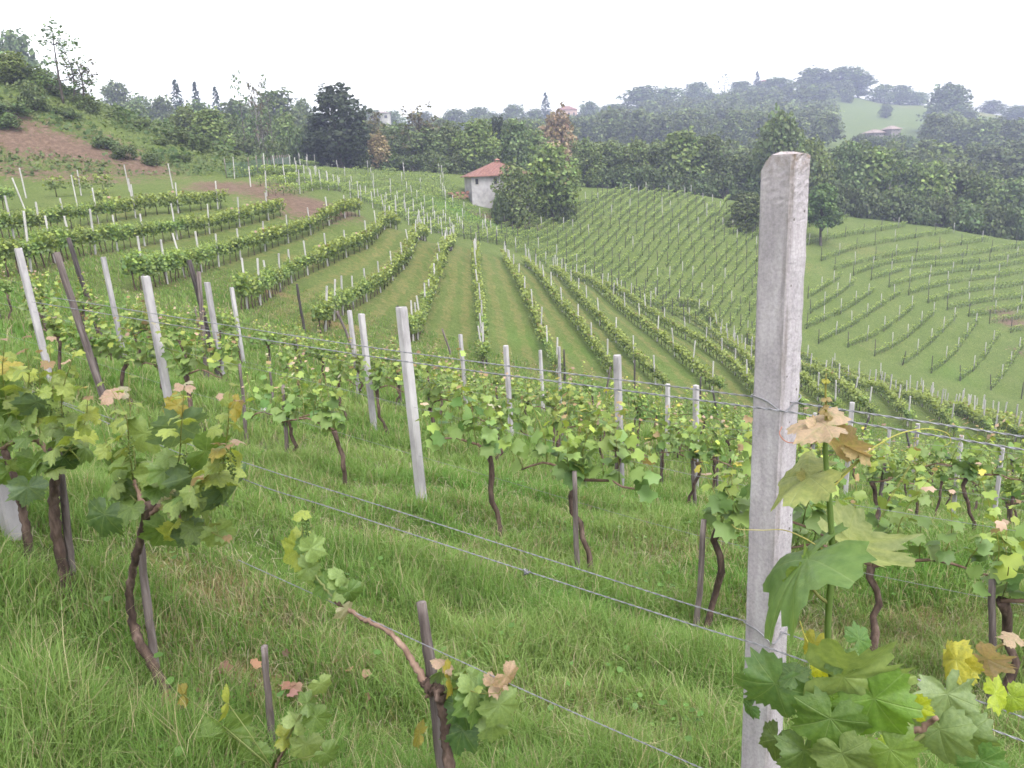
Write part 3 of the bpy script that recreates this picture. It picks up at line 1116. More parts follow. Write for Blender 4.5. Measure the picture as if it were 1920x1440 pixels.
def shoot(path, rng, T, leafmb, stemmb, s0=.095, r0=.0035, gap=.055, pet=.055, petmb=None, tipcurl=True):
    L = np.concatenate([[0], np.cumsum(np.linalg.norm(np.diff(path, axis=0), axis=1))])
    fr = L / L[-1]
    sc = np.array([.16, .19, .05])[None] * (1 - fr[:, None]) + np.array([.30, .24, .07])[None] * fr[:, None]
    tube(stemmb, path, r0 * (1 - .75 * fr), 5, sc, cap=True)
    m = max(3, int(L[-1] / gap))
    t = np.linspace(.10, 1.0, m)
    nodes = np.stack([np.interp(t * L[-1], L, path[:, k]) for k in range(3)], 1)
    a0 = rng.uniform(0, 6.28)
    ang = a0 + np.arange(m) * np.pi + rng.normal(0, .5, m)
    out = np.stack([np.cos(ang), np.sin(ang), np.full(m, .15)], 1)
    # near the tip leaves crowd and stand up
    out[:, 2] += t ** 3 * 1.2
    size = s0 * (1 - .70 * t ** 1.6) * rng.uniform(.75, 1.2, m)
    add_leaves(leafmb, T, nodes, t, out, size, rng, pet, petmb)


def bunch(mb, p, rng, L=.10):
    """unopened flower cluster: many tiny green beads on a drooping axis"""
    oc = np.array([(1, 0, 0), (-1, 0, 0), (0, 1, 0), (0, -1, 0), (0, 0, 1), (0, 0, -1)], float)
    of = np.array([(0, 2, 4), (2, 1, 4), (1, 3, 4), (3, 0, 4), (2, 0, 5), (1, 2, 5), (3, 1, 5), (0, 3, 5)])
    n = 46
    t = rng.uniform(0, 1, n)
    a = rng.uniform(0, 6.28, n)
    r = (.024 * (1 - t) + .005) * rng.uniform(.3, 1, n)
    P = p + np.stack([np.cos(a) * r, np.sin(a) * r, -L * t], 1)
    E = np.eye(3)
    stamp(mb, (oc, of, None, None), P, np.tile(E[0], (n, 1)), np.tile(E[1], (n, 1)), np.tile(E[2], (n, 1)), rng.uniform(.0035, .0055, n),
          np.array([.10, .16, .04]) * rng.uniform(.6, 1.2, (n, 1)))
    tube(mb, [p + [0, 0, .03], p - [0, 0, L]], .0015, 4, (.16, .2, .06))


def gen_vine(seed, kind):
    """returns dict of MBs; row direction along local X, foot at the origin"""
    rng = np.random.default_rng(seed)
    tr, canes, fo = MB(), [], MB()
    sh = fo
    near = kind == 'near'
    hh = rng.uniform(.46, .66) if near else rng.uniform(.5, .62)
    k = 9 if near else 5
    t = np.linspace(0, 1, k)
    wig = np.cumsum(rng.normal(0, .022, (k, 2)), 0)
    wig -= wig[0]
    tp = np.stack([wig[:, 0], wig[:, 1], -.08 + t * (hh + .08)], 1)
    rr = np.interp(t, [0, .3, .85, 1], [.030, .020, .019, .027]) * rng.uniform(.85, 1.2)
    tube(tr, tp, rr * (1 + .12 * rng.uniform(-1, 1, k)), 8 if near else 5, rough=.18, rng=rng)
    head = tp[-1]
    bases = [head + rng.normal(0, .02, 3) for _ in range(3 if near else 4)]
    dirs = [1, -1] if (not near or rng.random() < .6) else [rng.choice([1, -1])]
    for d in dirs:
        L = rng.uniform(.38, .62) if near else rng.uniform(.48, .6)
        q = np.linspace(0, 1, 7)
        c = np.stack([head[0] + d * L * q, head[1] + rng.normal(0, .02, 7) * q, head[2] + .14 * np.sin(q * 2.3) - .10 * q + rng.normal(0, .01, 7)], 1)
        cane = MB()
        canes.append(cane)
        tube(cane, c, np.interp(q, [0, 1], [.011, .006]), 6 if near else 4, rough=.1, rng=rng)
        for s in np.linspace(.15, 1, 5 if near else 6):
            bases.append(np.array([np.interp(s, q, c[:, j]) for j in range(3)]))
    T = LEAF_MID if near else LEAF_LOW
    for b in bases:
        L = rng.uniform(.34, .74) if near else rng.uniform(.34, .62)
        le = rng.normal(0, .22, 2)
        le[1] += rng.choice([-1, 1]) * .12
        q = np.linspace(0, 1, 6)
        path = b + np.stack([le[0] * q ** 1.4 * L + .02 * np.sin(q * 5 + b[0] * 9), le[1] * q * L, L * q * (1 - .10 * q)], 1)
        shoot(path, rng, T, fo, sh, s0=.074 if near else .12, gap=.045 if near else .042, pet=.06)
        if not near:        # extra leaf mass round the canes makes the clipped hedge look
            m = 9
            nodes = b + np.stack([rng.uniform(-.1, .1, m), rng.normal(0, .10, m), rng.uniform(-.12, L * .85, m)], 1)
            ang = rng.uniform(0, 6.28, m)
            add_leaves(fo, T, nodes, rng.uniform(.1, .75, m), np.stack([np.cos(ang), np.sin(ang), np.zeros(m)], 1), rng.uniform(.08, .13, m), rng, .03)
    return [('trunk', tr)] + [('cane', c) for c in canes] + [('foliage', fo)]


def vine_meshes(seed, kind):
    d = gen_vine(seed, kind)
    mats = dict(trunk=M_BARK, cane=M_CANE, shoot=M_SHOOT, foliage=M_LEAF, flower_cluster=M_SHOOT)
    return [(k, m.mesh(k, mats[k])) for k, m in d if m.n]


def far_clump(seed, mid):
    """light version for the massed vines beyond the individual ones"""
    rng = np.random.default_rng(seed)
    mb = MB()
    tube(mb, [(0, 0, -.1), (rng.normal(0, .03), 0, .35), (rng.normal(0, .04), 0, .55)], [.03, .022, .026], 4, (.06, .045, .038))
    n = 110 if mid else 40
    P = np.stack([rng.uniform(-.55, .55, n), rng.normal(0, .15, n), rng.uniform(.42, 1.15, n) if mid else rng.uniform(.25, 1.0, n)], 1)
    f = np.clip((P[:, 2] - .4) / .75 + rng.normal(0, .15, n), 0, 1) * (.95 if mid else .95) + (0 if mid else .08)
    ang = rng.uniform(0, 6.28, n)
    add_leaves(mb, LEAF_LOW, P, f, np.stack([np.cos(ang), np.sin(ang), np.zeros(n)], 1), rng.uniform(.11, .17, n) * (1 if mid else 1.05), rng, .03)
    return mb


def mats_at(P, rz, sc):
    M = np.zeros((len(P), 4, 4))
    M[:, 3, 3] = 1
    M[:, 0, 0] = np.cos(rz) * sc
    M[:, 0, 1] = -np.sin(rz) * sc
    M[:, 1, 0] = np.sin(rz) * sc
    M[:, 1, 1] = np.cos(rz) * sc
    M[:, 2, 2] = sc
    M[:, :3, 3] = P
    return M


def mass(mbout, variants, P, rz, sc, rng):
    w = rng.integers(0, len(variants), len(P))
    for p, r, s, k in zip(P, rz, sc, w):
        M = mats_at(p[None], np.array([r]), np.array([s]))[0]
        mbout.merge(variants[k], M)


# ------------------------------------------------------------------ posts
def post_mesh(seed, h=1.8, w=.08):
    rng = np.random.default_rng(seed)
    mb = MB()
    zs = np.concatenate([[-.35, 0], np.linspace(.3, h - .02, 6), [h]])
    c = w / 2
    b = w * .13
    o = np.array([(-c + b, -c), (c - b, -c), (c, -c + b), (c, c - b), (c - b, c), (-c + b, c), (-c, c - b), (-c, -c + b)])
    V = []
    for i, z in enumerate(zs):
        s = .93 if i == len(zs) - 1 else 1
        q = o * s + rng.normal(0, .001, (8, 2))
        V += [(x, y, z + (rng.normal(0, .004) if i == len(zs) - 1 else 0)) for x, y in q]
    n = len(zs)
    i = np.arange(n - 1)[:, None] * 8
    j = np.arange(8)[None]
    k = (j + 1) % 8
    Q = np.stack([i + j, i + k, i + 8 + k, i + 8 + j], -1).reshape(-1, 4)
    V.append((0, 0, h + .002))
    e = (n - 1) * 8
    jj = np.arange(8)
    T = np.stack([e + jj, e + (jj + 1) % 8, np.full(8, n * 8)], 1)
    mb.add(V, T, Q)
    return mb


def wood_mesh(seed, h=1.8, r=.045, sides=8):
    rng = np.random.default_rng(seed)
    mb = MB()
    n = 9
    z = np.linspace(-.3, h, n)
    b = np.cumsum(rng.normal(0, .006, (n, 2)), 0)
    b -= b[1]
    rr = r * np.interp(z, [-.3, h], [1.08, .86]) * (1 + .06 * rng.uniform(-1, 1, n))
    tube(mb, np.stack([b[:, 0], b[:, 1], z], 1), rr, sides, rough=.10, rng=rng)
    return mb
ORD = ['', 'first', 'second', 'third', 'fourth', 'fifth', 'sixth', 'seventh', 'eighth', 'ninth', 'tenth', 'eleventh', 'twelfth', 'thirteenth', 'fourteenth', 'fifteenth',
       'sixteenth', 'seventeenth', 'eighteenth', 'nineteenth', 'twentieth']


def ordn(i):
    if i <= 20:
        return ORD[i]
    tens = {2: 'twenty', 3: 'thirty', 4: 'forty', 5: 'fifty', 6: 'sixty'}
    tt = {2: 'twentieth', 3: 'thirtieth', 4: 'fortieth', 5: 'fiftieth', 6: 'sixtieth'}
    return tt[i // 10] if i % 10 == 0 else tens[i // 10] + '-' + ORD[i % 10]


ROWANG = math.atan2(DV[1], DV[0])


def row_y(u, v, p):
    d = ray(u, v)
    d = d / d[1]
    return p / (NV[0] * d[0] + NV[1])


def rowpt(u, v, p):
    return at_y(u, v, row_y(u, v, p))


def rowpath(px, p):
    return np.array([rowpt(u, v, p if np.isscalar(p) else q) for (u, v), q in zip(px, np.broadcast_to(p, len(px)))])


POST_ME = [post_mesh(s).mesh('vineyard_post', M_CONC, False) for s in (1, 2, 3)]
PALE_ME = [post_mesh(s).mesh('vineyard_post', M_CONC2, False) for s in (1, 2, 3)]
WOOD_ME = [wood_mesh(s, r=.05).mesh('wooden_post', M_DARKWOOD) for s in (4, 5, 6)]
GREY_ME = [wood_mesh(s, r=.045).mesh('grey_wooden_post', M_STAKE) for s in (7, 8, 9)]
STAKE_ME = [wood_mesh(s, h=1.0, r=.022, sides=6).mesh('vine_stake', M_STAKE) for s in (10, 11, 12)]
POST_G = 'white concrete posts of the vine rows'
WOOD_G = 'dark wooden posts of the vine rows'


def place_post(name, me, top, lean_px=None, label='', group='', cat='post', h0=1.8, hr=(1.3, 2.3)):
    x, y, z = top
    g = float(H(np.array([x]), np.array([y]))[0])
    h = min(max(z - g, hr[0]), hr[1])
    lx, ly = lean_px or (0, 0)
    gx, gy = x - lx, y - ly
    g = float(H(np.array([gx]), np.array([gy]))[0])
    o = link(name, me, None, (gx, gy, g), random.uniform(0, 1.5))
    d = Vector((lx, ly, max(h, .5)))
    q = Vector((0, 0, 1)).rotation_difference(d)
    o.rotation_euler = (q.to_matrix() @ Matrix.Rotation(ROWANG + random.uniform(-.15, .15), 3, 'Z')).to_euler()
    o.scale = (1, 1, h / h0)
    tag(o, label, cat, group)
    return o


# white posts of the near block: u, v(top), row index, lean (m, +x), label
NEARP = [
    (33, 462, 1, -.10, 'slim concrete post at the far left, one vine row behind the first'),
    (272, 516, 1, -.06, 'pale concrete post left of centre, leaning left, rising clear of the vines beside it'),
    (752, 573, 1, -.05, 'pale concrete post left of the middle, standing full length in the open grass'),
    (193, 480, 2, -.08, 'short looking concrete post beside the long dark hedge row at the left'),
    (388, 528, 2, -.05, 'concrete post standing right beside the dark leaning end post at left'),
    (677, 587, 2, -.04, 'right hand one of the two close concrete posts left of the middle'),
    (1157, 665, 2, -.03, 'concrete post with a flat bright top, between the middle and the tall post'),
    (434, 538, 3, -.05, 'thin concrete post in the vines, just right of the pair with the dark post'),
    (655, 581, 3, -.04, 'left hand one of the two close concrete posts left of the middle'),
    (948, 647, 3, -.03, 'concrete post in the vines just right of the dark post at the middle row'),
    (1305, 722, 3, -.02, 'thin concrete post in the vines left of the tall near post'),
    (863, 626, 4, -.04, 'thin pale post left of the dark post at the middle row'),
    (1252, 720, 4, .0, 'low pale post tip in the vines right of the bright topped concrete post'),
    (1598, 755, 4, .02, 'concrete post in the vines, first to the right of the tall near post'),
    (1013, 656, 5, -.02, 'pale post in front of the first hedge row right of the middle row'),
    (1721, 795, 5, .02, 'concrete post in the vines, second to the right of the tall near post'),
    (1803, 817, 5, .02, 'bright concrete post in the vines, third to the right of the tall near post'),
    (1880, 840, 5, .02, 'concrete post in the vines beside two crossed dark braces at the right edge'),
    (1048, 650, 6, .0, 'pale post touching a dark wooden post right of the middle row'),
    (1668, 803, 6, .0, 'thin grey post between two stouter concrete posts on the right'),
    (1528, 774, 6, .0, 'thin faint post just right of the tall near post'),
]
for i, (u, v, k, le, lab) in enumerate(NEARP):
    t = rowpt(u, v, P0 + DP * k)
    place_post('vineyard_post', POST_ME[i % 3], t, (le, 0), lab, POST_G)
# wooden posts
WOODP = [
    (102, 462, 9.6, 'g', -.28, 'grey weathered wooden post leaning left between pale posts at the far left'),
    (125, 435, 16.5, 'd', -.35, 'dark wooden end post leaning left at the far left'),
    (357, 480, 14.3, 'd', -.22, 'tall dark wooden end post leaning left beside a concrete post'),
    (372, 512, 14.1, 'g', .12, 'short grey brace propped against the tall dark end post at left'),
    (556, 530, 28, 'd', -.10, 'dark wooden end post in front of the hedge row with orange straw'),
    (630, 570, 26, 'g', -.45, 'grey wooden brace leaning left beside the two close concrete posts'),
    (745, 573, 29, 'd', .0, 'dark wooden post hidden behind the pale post in the open grass'),
    (829, 618, 33, 'g', -.3, 'grey brown wooden post leaning left below the hedge left of the middle row'),
    (905, 610, 36, 'd', -.12, 'dark wooden end post at the foot of the straight middle row'),
    (1057, 655, 39, 'd', .0, 'dark wooden end post at the foot of the first row right of the middle'),
    (1190, 675, 41, 'd', .0, 'dark wooden end post right of the bright topped concrete post'),
    (1145, 690, 38, 'g', .25, 'grey brace half hidden behind the bright topped concrete post'),
    (1313, 706, 42, 'd', .0, 'dark upright end post at the foot of a row, left of the tall near post'),
    (1336, 728, 38, 'd', -.3, 'dark leaning brace just right of a dark end post, left of the tall near post'),
    (1536, 765, 38, 'd', .0, 'dark wooden end post just right of the tall near post'),
    (1630, 780, 36, 'd', .35, 'dark wooden post leaning right, beyond the vines on the right'),
    (1698, 812, 34, 'd', -.35, 'dark wooden post leaning left, just left of the second right hand concrete post'),
    (1884, 846, 30, 'd', .3, 'left one of two crossed dark braces at the right edge'),
    (1893, 846, 30, 'd', -.3, 'right one of two crossed dark braces at the right edge'),
]
for i, (u, v, y, kd, le, lab) in enumerate(WOODP):
    place_post('wooden_post', (WOOD_ME if kd == 'd' else GREY_ME)[i % 3], at_y(u, v, y), (le, 0), lab, WOOD_G, hr=(1.2, 2.4))

# ------------------------------------------------------------------ posts of the hedges and the far slopes
cand = []


def along(w, step, off=0.0):
    s = np.concatenate([[0], np.cumsum(np.hypot(*np.diff(w, axis=0).T))])
    t = np.arange(off, s[-1] + .01, step)
    x, y = np.interp(t, s, w[:, 0]), np.interp(t, s, w[:, 1])
    d = np.gradient(np.stack([x, y], 1), axis=0) if len(t) > 1 else np.array([[0, 1.]])
    return x, y, np.arctan2(d[:, 1], d[:, 0])


prng = np.random.default_rng(3)
for i, (nm, w) in enumerate(HEDGE_W):
    x, y, a = along(w, 3.3 if i < 8 else 4.2, 1.5)
    z = H(x, y)
    for j in range(len(x)):
        cand.append((x[j], y[j], z[j], 'w', f'white post {ordn(j + 1)} from the near end, {nm}', 1.85))
for kind, w in FAR_W:
    st = {'far': 5.2, 'low': 4.2, 'up': 5.0, 'head': 5.6}[kind]
    x, y, a = along(w, st, 0.0)
    z = H(x, y)
    for j in range(len(x)):
        dark = (kind == 'far' and prng.random() < .75) or (kind in ('low', 'up') and j == 0) or (kind == 'up' and y[j] > 112 and prng.random() < .7)
        lab = {'far': 'thin post in the slanting vine rows of the facing slope below the wood',
               'low': 'thin post in the short slanting rows low on the right hand slope',
               'up': 'thin post in the level rows high on the right hand slope',
               'head': 'thin post in the level rows left of the hut'}[kind]
        lab = ('dark wooden ' if dark else 'pale ') + lab
        cand.append((x[j], y[j], z[j], 'd' if dark else 'w', lab, 1.75))
C4 = np.array([c[:3] for c in cand])
uu, vv, dd = project(C4 + [0, 0, 1])
inv = (uu > -30) & (uu < 1950) & (vv < 1450) & (dd > 1)
order = [i for i in np.argsort(dd) if inv[i]]
lead = set(order[:300 - len(NEARP) - 2])
rest = {'w': MB(), 'd': MB()}
for i in order:
    x, y, z, kd, lab, h = cand[i]
    h = h * prng.uniform(.9, 1.1)
    lx, ly = prng.normal(0, .05, 2)
    if i in lead:
        me = (PALE_ME if kd == 'w' else WOOD_ME)[i % 3]
        o = link('vineyard_post' if kd == 'w' else 'wooden_post', me, None, (x, y, z), prng.uniform(0, 1.5), (.9, .9, h / 1.8))
        o.rotation_euler = (ly, lx, prng.uniform(0, 1.5))
        tag(o, lab, 'post', (POST_G if kd == 'w' else WOOD_G) if 'near end' in lab else lab.replace('thin post', 'posts'))
    else:
        tube(rest[kd], [(x, y, z - .2), (x + lx, y + ly, z + h)], .042, 4)
for kd, nm, mt in (('w', 'distant_white_posts', M_CONC2), ('d', 'distant_dark_posts', M_DARKWOOD)):
    if rest[kd].n:
        tag(rest[kd].obj(nm, mt), 'thin %s posts dotted through the farthest vine rows' % ('pale' if kd == 'w' else 'dark'), 'posts', kind='stuff')

# ------------------------------------------------------------------ vines
NEARV = [vine_meshes(100 + s, 'near') for s in range(9)]
HEDGEV = [vine_meshes(200 + s, 'hedge') for s in range(6)]


def place_vine(meshes, p, rz, sc, label, group):
    r = empty('grape_vine', p, rz)
    r.scale = (sc, sc, sc)
    for k, me in meshes:
        link(k, me, r)
    tag(r, label, 'grape vine', group)
    return r


def place_stake(p, h, lean, label, r=1.0):
    o = link('vine_stake', STAKE_ME[random.randrange(3)], None, p, random.uniform(0, 3), (r, r, h))
    o.rotation_euler = (lean[1], lean[0], random.uniform(0, 3))
    tag(o, label, 'stake', 'wooden stakes tied to the vines')


vr = np.random.default_rng(17)
VG = 'grape vines of the near rows'
ROWN = {1: 'second', 2: 'third', 3: 'fourth', 4: 'fifth', 5: 'sixth', 6: 'seventh', 7: 'eighth'}
n_ind = 0
# second row: feet seen in the photograph
feet = hit([(128, 722), (205, 742), (248, 765), (318, 790), (384, 818), (552, 870), (655, 920), (940, 1013), (1102, 1088), (1322, 1178), (1612, 1230), (1868, 1330)])
stk = [0, 1, 0, 0, 0, 1, 0, 0, 1, 1, 0, 1]
for j, (p, s) in enumerate(zip(feet, stk)):
    big = 1.08 if j < 7 else 1.16
    place_vine(NEARV[(j * 2 + 1) % 9], tuple(p), ROWANG + (math.pi if j % 2 else 0) + vr.normal(0, .12), big * vr.uniform(.92, 1.06),
               f'leafy vine with a dark trunk, {ordn(j + 1)} from the left in the second row back', VG)
    n_ind += 1
    if s:
        q = p + np.array([-.07, -.03, 0])
        place_stake(tuple(q), vr.uniform(.75, 1.0), (vr.normal(0, .05), vr.normal(0, .05)), f'thin grey stake beside the vine {ordn(j + 1)} from the left in the second row back')
place_stake(tuple(hit([(463, 832)])[0]), .95, (.0, .02), 'thin grey stake standing alone in the second row back, left of centre')
place_stake(tuple(hit([(512, 760)])[0]), .6, (.05, .02), 'short thin stake in the grass behind the second row, left of centre')
vc = []
for k, q in NEAR_ROWS:
    if k < 2:
        continue
    x, y, a = along(q, .95, .2)
    x = x + vr.normal(0, .08, len(x))
    y = y + vr.normal(0, .08, len(x))
    z = H(x, y)
    u, v, d = project(np.stack([x, y, z + .7], 1))
    ids = [i for i in range(len(x)) if -40 < u[i] < 1960 and d[i] > 2]
    ids.sort(key=lambda i: u[i])
    for n, i in enumerate(ids):
        if vr.random() < .06:
            continue
        vc.append((d[i], 'near', (x[i], y[i], z[i]), ROWANG + (math.pi if vr.random() < .5 else 0) + vr.normal(0, .15), vr.uniform(.90, 1.16) * (1.0 if k < 5 else 1.08),
                   f'leafy vine, {ordn(n + 1)} from the left in the {ROWN[k]} row back', VG))
        if k <= 3 and vr.random() < .4:
            place_stake((x[i] + .06, y[i], z[i]), vr.uniform(.7, 1.05), tuple(vr.normal(0, .05, 2)), f'thin grey stake beside the vine {ordn(n + 1)} from the left in the {ROWN[k]} row back')
for i, (nm, w) in enumerate(HEDGE_W):
    x, y, a = along(w, .85 if i > 1 else 1.5, .3)
    z = H(x, y)
    u, v, d = project(np.stack([x, y, z + .8], 1))
    for j in range(len(x)):
        if -40 < u[j] < 1960:
            if i < 2 and vr.random() < .45:
                continue
            vc.append((d[j], 'hedge', (x[j], y[j], z[j]), a[j] + vr.normal(0, .06), vr.uniform(.95, 1.22) * (1.02 if i < 8 else .84), f'bushy vine {ordn(j + 1)} from the near end, {nm}', 'hedge-like vines across the middle slope'))
vc.sort(key=lambda c: c[0])
room = 296 - n_ind
MIDC = [far_clump(300 + s, True) for s in range(6)]
FARC = [far_clump(320 + s, False) for s in range(6)]
mm = MB()
P, R, S = [], [], []
for i, c in enumerate(vc):
    if i < room:
        place_vine((NEARV if c[1] == 'near' else HEDGEV)[int(vr.integers(0, 9 if c[1] == 'near' else 6))], c[2], c[3], c[4], c[5], c[6])
    else:
        P.append(c[2])
        R.append(c[3])
        S.append(c[4])
mass(mm, MIDC, np.array(P), np.array(R), np.array(S), vr)
tag(mm.obj('hedge_vines', M_LEAF), 'long green hedge rows of vines running down the middle slope', 'grape vines', kind='stuff')
print('vines individually', min(room, len(vc)) + n_ind, 'massed', len(P))
mm = MB()
P, R, S = [], [], []
for kind, w in FAR_W:
    x, y, a = along(w, .72 if kind in ('low', 'up') else .95, .3)
    z = H(x, y)
    keep = vr.random(len(x)) < .93
    for j in np.where(keep)[0]:
        P.append((x[j], y[j], z[j]))
        R.append(a[j])
        S.append(vr.uniform(.68, 1.0) * (1.02 if kind in ('low', 'up') else 1))
P = np.array(P)
mass(mm, FARC, P, np.array(R), np.array(S), vr)
tag(mm.obj('distant_vines', M_LEAF), 'thin lines of small vines covering the far slopes below the wood', 'grape vines', kind='stuff')
print('far vines', len(P))

# ------------------------------------------------------------------ tall near post
HP = at_y(1472, 286, 1.85)


def hero_post():
    rng = np.random.default_rng(2)
    mb = MB()
    x, y, ztop = HP
    g = float(H(np.array([x]), np.array([y]))[0])
    w = .08
    c = w / 2
    b = .006
    side = 7
    e = np.linspace(-c + b, c - b, side)
    o = [(t, -c) for t in e] + [(c, t) for t in e] + [(-t, c) for t in e] + [(-c, -t) for t in e]
    o = np.array(o)
    m = len(o)
    hgt = ztop - g
    zs = np.concatenate([np.linspace(-.4, hgt - .12, 90), np.linspace(hgt - .11, hgt, 14)])
    V, C = [], []
    # local frame: -X face = left hand face in view, -Y face = right hand face, arris between them nearest the camera
    for z in zs:
        q = o + rng.normal(0, .00035, o.shape)
        rough = (o[:, 1] < -c + .002)
        q[:, 1] -= rough * rng.normal(0, .0006, m)
        top = np.full(m, z)
        # broken corner at the left (-x,+y) and a nibble at the right (+x,-y)
        chip1 = hgt - .004 - np.clip((-o[:, 0] * .55 + o[:, 1]) - .038, 0, 1) * 1.6
        chip2 = hgt - .002 - np.clip((o[:, 0] - .6 * o[:, 1]) - .052, 0, 1) * 1.1
        top = np.minimum(top, np.minimum(chip1, chip2))
        V.append(np.column_stack([q, top]))
        near = np.exp(-((o[:, 0] + c) ** 2 + (o[:, 1] + c) ** 2) / .010 ** 2)
        near2 = .45 * np.exp(-((o[:, 0] - c) ** 2 + (o[:, 1] + c) ** 2) / .008 ** 2)
        tp = np.exp(-((z - hgt) / .045) ** 2)
        C.append(np.column_stack([np.where(rough, .9, .12), np.maximum(near, near2), np.full(m, tp) * np.where(rough, 1, .55)]))
    n = len(zs)
    V = np.concatenate(V)
    C = np.concatenate(C)
    i = np.arange(n - 1)[:, None] * m
    j = np.arange(m)[None]
    k = (j + 1) % m
    Q = np.stack([i + j, i + k, i + m + k, i + m + j], -1).reshape(-1, 4)
    rim = V[-m:]
    inner = np.column_stack([rim[:, :2] * .55, rim[:, 2] * .4 + .6 * (hgt + .0) + rng.normal(0, .002, m)])
    V = np.concatenate([V, inner, [[0, 0, hgt + .002]]])
    C = np.concatenate([C, np.tile([.9, .2, .8], (m + 1, 1))])
    a = (n - 1) * m
    jj = np.arange(m)
    kk = (jj + 1) % m
    Q2 = np.stack([a + jj, a + kk, a + m + kk, a + m + jj], 1)
    T = np.stack([a + m + jj, a + m + kk, np.full(m, a + 2 * m)], 1)
    mb.add(V, T, np.concatenate([Q, Q2]), C)
    return mb, (x, y, g), hgt


hmb, hloc, hh_ = hero_post()
# left hand face normal points to azimuth 228 (local -X); convert to a rotation about Z
la = rad(90 - 228) - math.pi
root = hmb.obj('tall_concrete_post', make_hero_conc(), None, False, hloc)
root.rotation_euler = (Matrix.Rotation(rad(.05), 3, 'Y') @ Matrix.Rotation(la, 3, 'Z')).to_euler()
tag(root, 'tall square concrete post with a chipped top, nearest of all, right of centre', 'post')


# ------------------------------------------------------------------ wires
def twisted(mb, pts, r=.0013, pitch=.05):
    pts = catmull(pts, max(40, int(np.linalg.norm(pts[-1] - pts[0]) / .0085)))
    L = np.concatenate([[0], np.cumsum(np.linalg.norm(np.diff(pts, axis=0), axis=1))])
    tan = norm(np.gradient(pts, axis=0))
    a = norm(np.cross(tan, [0, 0, 1.]))
    b = np.cross(tan, a)
    for ph in (0, math.pi):
        q = pts + r * (np.cos(L / pitch * 6.283 + ph)[:, None] * a + np.sin(L / pitch * 6.283 + ph)[:, None] * b)
        tube(mb, q, r, 4, (1, 1, 1), cap=False)


WG = 'trellis wires of the nearest row'
WIRES = [
    ('upper wire on the near side of the tall post', 1.735, [(60, 566), (640, 660), (1140, 728), (1455, 769), (1557, 785), (1960, 850)]),
    ('upper wire on the far side of the tall post', 1.865, [(100, 558), (673, 648), (1273, 726), (1455, 750), (1913, 818), (1960, 825)]),
    ('middle wire on the near side of the tall post', 1.735, [(-40, 690), (410, 880), (633, 956), (1273, 1163), (1455, 1220), (1920, 1390), (1980, 1412)]),
    ('middle wire on the far side of the tall post', 1.865, [(60, 735), (467, 870), (773, 967), (1273, 1127), (1455, 1182), (1730, 1277), (1960, 1360)]),
    ('lowest wire, carrying the pruned arm of the near vine', 1.80, [(447, 1050), (690, 1160), (1000, 1302), (1273, 1422), (1420, 1486)]),
]
for lab, p, px in WIRES:
    mb = MB()
    pts = rowpath(px, p)
    twisted(mb, pts)
    o = mb.obj('trellis_wire', M_WIRE)
    tag(o, 'twisted grey wire, ' + lab, 'wire', WG)
    if lab.startswith('middle wire on the near'):
        kb = MB()
        q = rowpt(985, 1072, p)
        bx = q + np.random.default_rng(4).normal(0, .006, (14, 3))
        tube(kb, bx, .002, 5, cap=False)
        kb.obj('wire_knot', M_WIRE, o)


def tie(z_px):
    q = rowpt(1455, z_px, 1.8)
    mb = MB()
    ca, sa = math.cos(la), math.sin(la)
    c = .0415
    pts = []
    for (x, y, dz) in [(-c, c, .02), (-c, 0, .012), (-c, -c, -.006), (0, -c, .0), (c, -c, .014), (c, 0, .02), (c, c, .02), (0, c, .02), (-c, c, .02)]:
        pts.append((hloc[0] + x * ca - y * sa, hloc[1] + x * sa + y * ca, q[2] + dz))
    pts = np.array(pts) - np.array(hloc)
    tube(mb, catmull(pts, 60), .0016, 5, cap=False)
    return mb


for zp in (772, 1216):
    o = tie(zp).obj('wire_tie', M_WIRE, root)
    o.matrix_parent_inverse = Matrix.Rotation(la, 4, 'Z').inverted()
for k in (1, 2, 3):
    q = NEAR_ROWS[k][1]
    for hgt, nm in ((1.0, 'upper'), (.55, 'lower')):
        mb = MB()
        z = H(q[:, 0], q[:, 1]) + hgt
        zz = np.convolve(np.pad(z, 4, mode='edge'), np.ones(9) / 9, 'valid')
        tube(mb, np.stack([q[:, 0], q[:, 1], zz], 1), .0016, 4, cap=False)
        tag(mb.obj('trellis_wire', M_WIRE), f'thin {nm} wire strung along the {ROWN[k]} row back', 'wire', 'thin wires strung along the near rows')
# ------------------------------------------------------------------ nearest vines, built from what the photograph shows of each
hr = np.random.default_rng(77)


